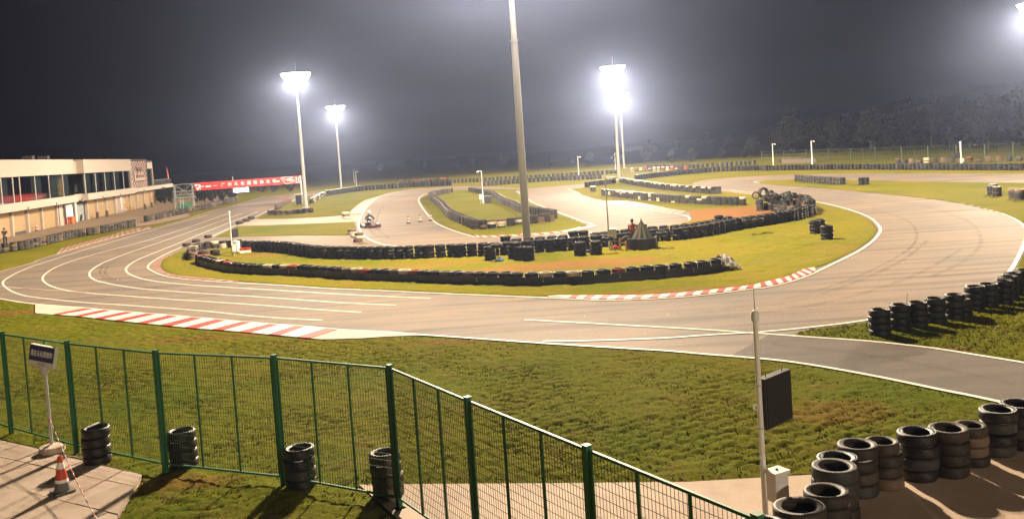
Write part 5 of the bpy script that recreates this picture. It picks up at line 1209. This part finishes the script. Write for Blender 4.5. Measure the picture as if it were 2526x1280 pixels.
def standing(label, loc, rz, H, top, legs, arms='phone'):
    s = H/1.72
    ar = [(-.19,0,1.40),(-.24,-.03,1.13),(-.10,-.26,1.10)], [(.19,0,1.40),(.24,-.03,1.13),(.10,-.26,1.10)]
    if arms == 'folded': ar = [(-.20,0,1.40),(-.27,-.02,1.12),(-.06,-.20,1.16)], [(.20,0,1.40),(.27,-.02,1.12),(.06,-.20,1.20)]
    V = [(0,0,.95,.13,.10),(0,.01,1.15,.125,.095),(0,.01,1.34,.155,.105),(0,0,1.47,.055),(0,-.01,1.55,.085,.095),(0,-.01,1.66,.085,.095)]
    E = [(0,1),(1,2),(2,3),(3,4),(4,5)]
    for a in ar:
        V += [(*a[0],.062),(*a[1],.045),(*a[2],.030)]; n = len(V); E += [(2,n-3),(n-3,n-2),(n-2,n-1)]
        w_ = n-1; d = Vector(a[2])-Vector(a[1]); fingers(V, E, w_, Vector(a[2])+d.normalized()*.05, d, (0,.3,1))
    for sx in (-1,1):
        V += [(sx*.10,0,.86,.088),(sx*.11,-.01,.48,.062),(sx*.12,.02,.09,.040),(sx*.13,-.14,.04,.040,.03)]; n = len(V); E += [(0,n-4),(n-4,n-3),(n-3,n-2),(n-2,n-1)]
    b = skin('person', V, E, 'skin', None, loc, rz, 2, s); tag(b, label, 'person')
    # clothing, a little wider than the body
    T = [(0,0,.92,.150,.118),(0,.01,1.15,.145,.112),(0,.01,1.34,.172,.122),(0,0,1.44,.075)]; TE = [(0,1),(1,2),(2,3)]
    for a in ar: T += [(*a[0],.078),(*(Vector(a[0])*.45+Vector(a[1])*.55),.066)]; n = len(T); TE += [(2,n-2),(n-2,n-1)]
    skin('shirt', T, TE, top, b); 
    P_ = [(0,0,.94,.148,.116)]; PE = []
    for sx in (-1,1): P_ += [(sx*.10,0,.84,.105),(sx*.11,-.01,.48,.082),(sx*.12,.02,.12,.066)]; n = len(P_); PE += [(0,n-3),(n-3,n-2),(n-2,n-1)]
    skin('trousers', P_, PE, legs, b)
    head_bits(b, (0,-.01,1.625))
    for sx in (-1,1): obj('shoe', MB().sphere((sx*.125,-.06,.045), .10, 10, 6, (.55,1.35,.5)), M['dark'], b, sm=True)
    return b
pm = standing('person in dark clothes standing by the pit wall looking at a phone', back(G(14,607),.3), radians(35), 1.68, 'navy', 'navy')
o = obj('phone', MB().box((0,-.36,1.12),(.08,.012,.15), Matrix.Rotation(-.6,3,'X')), M['dark']); o.matrix_world = pm.matrix_world.copy(); o.location = pm.location; o.rotation_euler = pm.rotation_euler; o.scale = pm.scale; tag(o, 'black phone held by the person at the pit wall', 'phone')
standing('person in an orange vest standing behind the tyre wall by the canvas cone', G(1563,611.5), radians(170), 1.60, 'vest', 'navy', 'folded')

kp = G(915,560); KH = radians(-68)
kt = thing('go_kart', 'dark red go-kart with white side pods on the kart loop', 'go-kart', kp, KH)
kt.scale = (1.1,1.1,1.1)
fl = MB()
for sy in (-1,1): fl.path([Vector((-.75,sy*.28,.10)),Vector((-.2,sy*.36,.10)),Vector((.45,sy*.22,.10)),Vector((.95,sy*.20,.10))],.018,8)
for x_ in (-.75,-.2,.45,.95): fl.tube((x_,-.3,.10),(x_,.3,.10),.016,.016,8)
fl.box((.2,0,.085),(1.3,.42,.012)); obj('chassis', fl, M['dark'], kt)
for x_, hw, rr, ww in ((-.68,.60,.14,.20),(.62,.56,.13,.14)):
    for sy in (-1,1):
        wv = obj('wheel', MB().lathe([(.07,-ww/2),(rr-.015,-ww/2),(rr,-ww*.35),(rr,ww*.35),(rr-.015,ww/2),(.07,ww/2)],20,(0,0,0),Matrix.Rotation(pi/2,3,'X')), M['black'], kt, (x_,sy*hw,rr), sm=True)
        obj('rim', MB().lathe([(.02,-ww*.3),(.072,-ww/2),(.072,ww/2),(.02,ww*.3)],14,(0,0,0),Matrix.Rotation(pi/2,3,'X')), M['galv'], wv)
def pod(name, sec, mat):            # loft of rounded cross-sections along X or Y
    mb = MB(); n = 10; vs = []
    for (c, ry, rz_, ax) in sec:
        for k in range(n):
            a = 2*pi*k/n; q = (cos(a), sin(a)); q = [math.copysign(abs(v)**.6, v) for v in q]
            vs.append((c[0], c[1]+q[0]*ry, c[2]+q[1]*rz_) if ax == 'x' else (c[0]+q[0]*ry, c[1], c[2]+q[1]*rz_))
    m_ = len(sec); fs = [(i*n+k, i*n+(k+1) % n, (i+1)*n+(k+1) % n, (i+1)*n+k) for i in range(m_-1) for k in range(n)] + [tuple(range(n-1,-1,-1)), tuple((m_-1)*n+k for k in range(n))]
    mb.add(vs, fs); me = mb.mesh(name, M[mat], True); bm = bmesh.new(); bm.from_mesh(me); bmesh.ops.recalc_face_normals(bm, faces=bm.faces); bm.to_mesh(me); bm.free()
    return obj(name, me, parent=kt)
M['maroon'] = paint('maroon_plastic', (0.06, 0.014, 0.020), .35, 0, .2)
pod('front_bumper', [((.93,-.60,.14),.06,.07,'y'),((1.02,-.45,.15),.10,.10,'y'),((1.08,0,.16),.12,.11,'y'),((1.02,.45,.15),.10,.10,'y'),((.93,.60,.14),.06,.07,'y')], 'maroon')
for sy in (-1,1): pod('side_pod', [((-.42,sy*.58,.16),.05,.06,'x'),((-.3,sy*.60,.18),.12,.11,'x'),((.25,sy*.58,.17),.12,.11,'x'),((.40,sy*.56,.15),.06,.06,'x')], 'whitemetal')
pod('rear_bumper', [((-.92,-.62,.2),.05,.06,'y'),((-.97,-.5,.2),.07,.09,'y'),((-.97,.5,.2),.07,.09,'y'),((-.92,.62,.2),.05,.06,'y')], 'maroon')
obj('number_panel', MB().box((.70,0,.40),(.05,.34,.36), Matrix.Rotation(-.5,3,'Y')), M['maroon'], kt)
obj('seat', MB().box((-.42,0,.34),(.10,.38,.46), Matrix.Rotation(-.35,3,'Y')).box((-.22,0,.14),(.36,.36,.06)), M['dark'], kt)
mb = MB(); Rw = Matrix.Rotation(-.95,3,'Y'); mb.path([Rw@Vector((cos(2*pi*k/18)*.15, sin(2*pi*k/18)*.15, 0))+Vector((.24,0,.52)) for k in range(19)],.016,6); mb.tube((.24,0,.52),(.62,0,.20),.014,.014,6); obj('steering_wheel', mb, M['dark'], kt)
obj('engine', MB().box((-.52,.40,.28),(.34,.24,.26)).tube((-.52,.40,.4),(-.52,.40,.5),.06,.05,10), M['steel'], kt)
V = [(-.20,0,.27,.15,.13),(-.33,0,.52,.15,.12),(-.38,0,.74,.17,.12),(-.36,0,.90,.06),(-.33,0,1.0,.08)]; E = [(0,1),(1,2),(2,3),(3,4)]
for sy in (-1,1):
    V += [(-.37,sy*.19,.80,.068),(-.18,sy*.36,.60,.055),(.14,sy*.18,.58,.040)]; n = len(V); E += [(2,n-3),(n-3,n-2),(n-2,n-1)]
    fingers(V, E, n-1, (.20,sy*.16,.57), (1,0,-.3), (0,0,1))
    V += [(-.08,sy*.11,.24,.095),(.30,sy*.20,.40,.070),(.66,sy*.17,.20,.048),(.74,sy*.17,.26,.04)]; n = len(V); E += [(0,n-4),(n-4,n-3),(n-3,n-2),(n-2,n-1)]
dr = skin('person', V, E, 'navy', None, kp, KH, 2, 1.12); dr.location.z = .03; tag(dr, 'kart driver in dark overalls with white panels and a pale helmet, seated', 'person')
obj('helmet', MB().sphere((-.33,0,1.10), .15, 18, 12, (1.1,.95,1.05)), M['whitemetal'], dr, sm=True); obj('visor', MB().sphere((-.295,0,1.10), .135, 16, 10, (1.05,.95,.50)), M['dark'], dr, sm=True); obj('helmet_crest', MB().box((-.40,0,1.24),(.16,.03,.08)), M['cone'], dr)
skin('chest_panel', [(-.22,-.08,.70,.05,.07),(-.20,.08,.66,.06,.07),(-.17,.09,.56,.05)], [(0,1),(1,2)], 'whitemetal', dr, sub=1)
for sy in (-1,1): skin('knee_panel', [(.10,sy*.17,.38,.075),(.30,sy*.20,.43,.065),(.42,sy*.19,.38,.06)], [(0,1),(1,2)], 'whitemetal', dr, sub=1)

# ================================================================== MARSHAL POST: CANVAS CONE ON A TUB
p = back(G(1586,619), .75); t = thing('canvas_cone', 'furled green and brown canvas cone on a dark round tub', 'canvas cover', p)
topz = height_at(p, 540); n = 10
mb = MB(); mb.lathe([(.80,0),(.83,.3),(.80,.64),(.72,.66),(.70,.60),(.001,.58)], 20); obj('tub', mb, M['belt'], t, sm=True)
for k in range(8): a = 2*pi*k/8; obj('belt_seam', MB().box((cos(a)*.835,sin(a)*.835,.32),(.03,.06,.62),Matrix.Rotation(a,3,'Z')), M['dark'], t)
for k in range(n):
    a0, a1 = 2*pi*k/n, 2*pi*(k+1)/n; am = (a0+a1)/2
    mb = MB(); vs = [(cos(a0)*.60,sin(a0)*.60,.60),(cos(am)*.50,sin(am)*.50,.60),(cos(a1)*.60,sin(a1)*.60,.60),(cos(a0)*.30,sin(a0)*.30,.60+(topz-.6)*.5),(cos(am)*.25,sin(am)*.25,.60+(topz-.6)*.5),(cos(a1)*.30,sin(a1)*.30,.60+(topz-.6)*.5),(0,0,topz)]
    mb.add(vs, [(0,1,4,3),(1,2,5,4),(3,4,6),(4,5,6)]); obj('canvas_panel', mb, M['teepee' if k % 3 else 'canvas2'], t)
obj('tip', MB().sphere((0,0,topz),.03,8,6), M['dark'], t); obj('hook', MB().sphere((.78,-.1,.70),.04,8,6).tube((.70,-.1,.66),(.80,-.1,.70),.02,.02,6), M['conew'], t)
q = back(G(1551,621), .25); t = thing('marshal_chair', 'orange timber chair frame with a tan cushion beside the canvas cone', 'chair', q, .1)
obj('leg', MB().box((-.12,0,.28),(.10,.10,.56)), M['wood'], t); obj('leg', MB().box((-.38,.35,.36),(.10,.10,.72)), M['wood'], t); obj('rail', MB().box((-.25,.18,.45),(.06,.42,.08),Matrix.Rotation(.6,3,'Z')), M['wood'], t)
mb = MB(); mb.path([Vector((-.3+.55*k/6, .25, .62+.16*sin(pi*k/6))) for k in range(7)], .07, 8); obj('cushion', mb, M['tan'], t, sm=True)
def lump(name, label, cat, pos, size, mat, seed):
    r2 = random.Random(seed); me = bpy.data.meshes.new(name); bm = bmesh.new(); bmesh.ops.create_icosphere(bm, subdivisions=3, radius=1)
    ph = [r2.uniform(0,6) for _ in range(6)]
    for v in bm.verts:
        k = 1 + .18*sin(3*v.co.x+ph[0])+.14*sin(5*v.co.y+ph[1])+.10*sin(7*v.co.z+ph[2]+4*v.co.x)
        v.co = Vector((v.co.x*k*size[0], v.co.y*k*size[1], max(-.6, v.co.z*k)*size[2]+size[2]*.6))
    bm.to_mesh(me); bm.free(); me.materials.append(M[mat]); me.polygons.foreach_set('use_smooth',[True]*len(me.polygons))
    o = obj(name, me, loc=pos); tag(o, label, cat); return o
bg = lump('cloth_bag', 'small light blue bag lying on the grass between black stacks', 'bag', back(G(1232,648),.15), (.22,.15,.14), 'cloth', 2)
obj('strap', MB().path([Vector((-.06,0,.20)),Vector((-.05,0,.32)),Vector((.04,0,.30)),Vector((.06,0,.2))],.02,6), M['dark'], bg)
rb_ = lump('cloth_bag', 'small red bag at the foot of the camera pole', 'bag', back(G(1520,617),.1), (.20,.14,.16), 'redplastic', 5)
obj('knot', MB().sphere((0,0,.25),.05,8,6), M['redplastic'], rb_)
q = back(G(606,625),.2); t = thing('plastic_crate', 'red and white plastic crate near the white pole in the barrier end', 'crate', q, .3)
obj('tray', MB().box((0,0,.12),(.75,.5,.24)), M['conew'], t); obj('rim', MB().box((0,0,.30),(.80,.55,.12)), M['redplastic'], t); obj('handle', MB().box((0,-.28,.30),(.22,.02,.05)), M['dark'], t)
q = back(G(583,625),.3); t = thing('cardboard_carton', 'white carton beside the white pole in the barrier end', 'carton', q, -.2)
obj('carton', MB().box((0,0,.4),(.42,.42,.8)), M['offwhite'], t); obj('flap', MB().box((.05,0,.83),(.36,.4,.02), Matrix.Rotation(.2,3,'Y')), M['conew'], t)

# ================================================================== FAR SIDE: FENCE, EARTH BANK, TREES, HILL
fence([G(x, y) for x, y in ((1880,401),(1935,400.5),(1990,400),(2045,400),(2100,399.5),(2160,399),(2225,398),(2290,397),(2360,396),(2430,395),(2500,394),(2580,393))], 2.2, 'tall dark green mesh fence behind the far tyre wall', mid=1, cell=(.5,.6), wr=.012, pr=.07, post_mat='wire')
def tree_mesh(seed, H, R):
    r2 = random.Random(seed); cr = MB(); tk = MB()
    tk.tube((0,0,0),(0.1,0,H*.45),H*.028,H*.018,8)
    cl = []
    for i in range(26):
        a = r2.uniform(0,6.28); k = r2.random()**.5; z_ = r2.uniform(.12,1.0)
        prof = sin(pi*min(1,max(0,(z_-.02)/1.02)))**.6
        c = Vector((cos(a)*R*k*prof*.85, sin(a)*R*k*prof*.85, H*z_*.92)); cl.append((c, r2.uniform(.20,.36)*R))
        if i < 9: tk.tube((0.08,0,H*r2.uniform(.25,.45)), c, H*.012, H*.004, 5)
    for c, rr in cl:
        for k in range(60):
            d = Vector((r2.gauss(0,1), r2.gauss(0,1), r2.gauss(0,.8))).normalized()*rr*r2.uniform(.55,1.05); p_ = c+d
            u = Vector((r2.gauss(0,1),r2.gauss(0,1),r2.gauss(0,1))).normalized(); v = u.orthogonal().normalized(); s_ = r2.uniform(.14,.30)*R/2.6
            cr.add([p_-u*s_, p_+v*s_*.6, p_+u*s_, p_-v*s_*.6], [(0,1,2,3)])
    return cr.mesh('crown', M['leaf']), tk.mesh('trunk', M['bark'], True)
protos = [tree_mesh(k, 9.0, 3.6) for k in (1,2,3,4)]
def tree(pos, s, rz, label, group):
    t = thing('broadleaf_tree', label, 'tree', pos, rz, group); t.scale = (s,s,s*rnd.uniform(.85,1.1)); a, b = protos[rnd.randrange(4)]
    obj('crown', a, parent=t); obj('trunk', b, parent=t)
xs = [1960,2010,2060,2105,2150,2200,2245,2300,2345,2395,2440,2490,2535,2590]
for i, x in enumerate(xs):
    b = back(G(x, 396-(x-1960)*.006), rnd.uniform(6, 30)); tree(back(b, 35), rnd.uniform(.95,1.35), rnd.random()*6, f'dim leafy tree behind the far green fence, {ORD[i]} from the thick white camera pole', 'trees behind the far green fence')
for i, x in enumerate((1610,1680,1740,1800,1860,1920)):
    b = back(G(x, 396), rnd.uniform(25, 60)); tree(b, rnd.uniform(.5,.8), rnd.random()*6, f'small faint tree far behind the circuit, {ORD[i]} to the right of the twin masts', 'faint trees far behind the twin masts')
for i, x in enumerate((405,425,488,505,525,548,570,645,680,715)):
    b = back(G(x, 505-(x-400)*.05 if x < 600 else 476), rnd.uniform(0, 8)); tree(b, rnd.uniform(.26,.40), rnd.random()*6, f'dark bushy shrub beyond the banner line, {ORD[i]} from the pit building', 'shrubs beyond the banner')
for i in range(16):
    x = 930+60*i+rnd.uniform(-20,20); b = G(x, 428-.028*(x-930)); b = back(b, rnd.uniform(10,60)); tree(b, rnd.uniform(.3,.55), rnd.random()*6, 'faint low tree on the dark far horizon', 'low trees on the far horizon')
# wooded hill rising to the right
nx, ny = 70, 26; vs = []
for j in range(ny):
    for i in range(nx):
        x_ = 20+i*6.2; y_ = 235+j*7.0; u = max(0, (x_-20)/420); v_ = j/(ny-1)
        hgt = 21*min(1, u*2.6)**1.2*sin(pi*min(1, v_*.95+.05))**.8
        nz = float(fbm(np.array([x_*.11]), np.array([y_*.11]), 4)[0]); vs.append((x_, y_, -.2 + hgt*(.62+.5*nz)))
mb = MB(); mb.add(vs, [(j*nx+i, j*nx+i+1, (j+1)*nx+i+1, (j+1)*nx+i) for j in range(ny-1) for i in range(nx-1)])
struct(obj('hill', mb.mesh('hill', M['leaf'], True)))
vs = []; a, b = G(1925,402), G(2010,400.5)
for i in range(13):
    p_ = a+(b-a)*(i/12)
    for w_, z_ in ((-1.2,-.1),(-.4,.55+.2*rnd.random()),(.4,.6+.2*rnd.random()),(1.4,-.1)): vs.append((p_.x, p_.y+w_, z_))
mb = MB(); mb.add(vs, [(i*4+k, i*4+4+k, i*4+5+k, i*4+1+k) for i in range(12) for k in range(3)]); struct(obj('earth_bank', mb.mesh('earth_bank', M['canvas2'], True)))

# ================================================================== HAZE
mt = bpy.data.materials.new('night_haze'); mt.use_nodes = True; nt = mt.node_tree
for n_ in list(nt.nodes):
    if n_.type == 'BSDF_PRINCIPLED': nt.nodes.remove(n_)
vol = node(nt, 'ShaderNodeVolumePrincipled'); vol.inputs['Color'].default_value = (0.48, 0.60, 1.0, 1); vol.inputs['Density'].default_value = HAZE_DENSITY; vol.inputs['Anisotropy'].default_value = 0.87
nt.links.new(vol.outputs[0], nt.nodes['Material Output'].inputs['Volume'])
mb = MB(); mb.box((0, 710, 18.5), (1840, 1600, 39)); o = obj('haze', mb, mt); tag(o, 'thin pale night haze glowing around the floodlights', 'haze', kind='stuff')
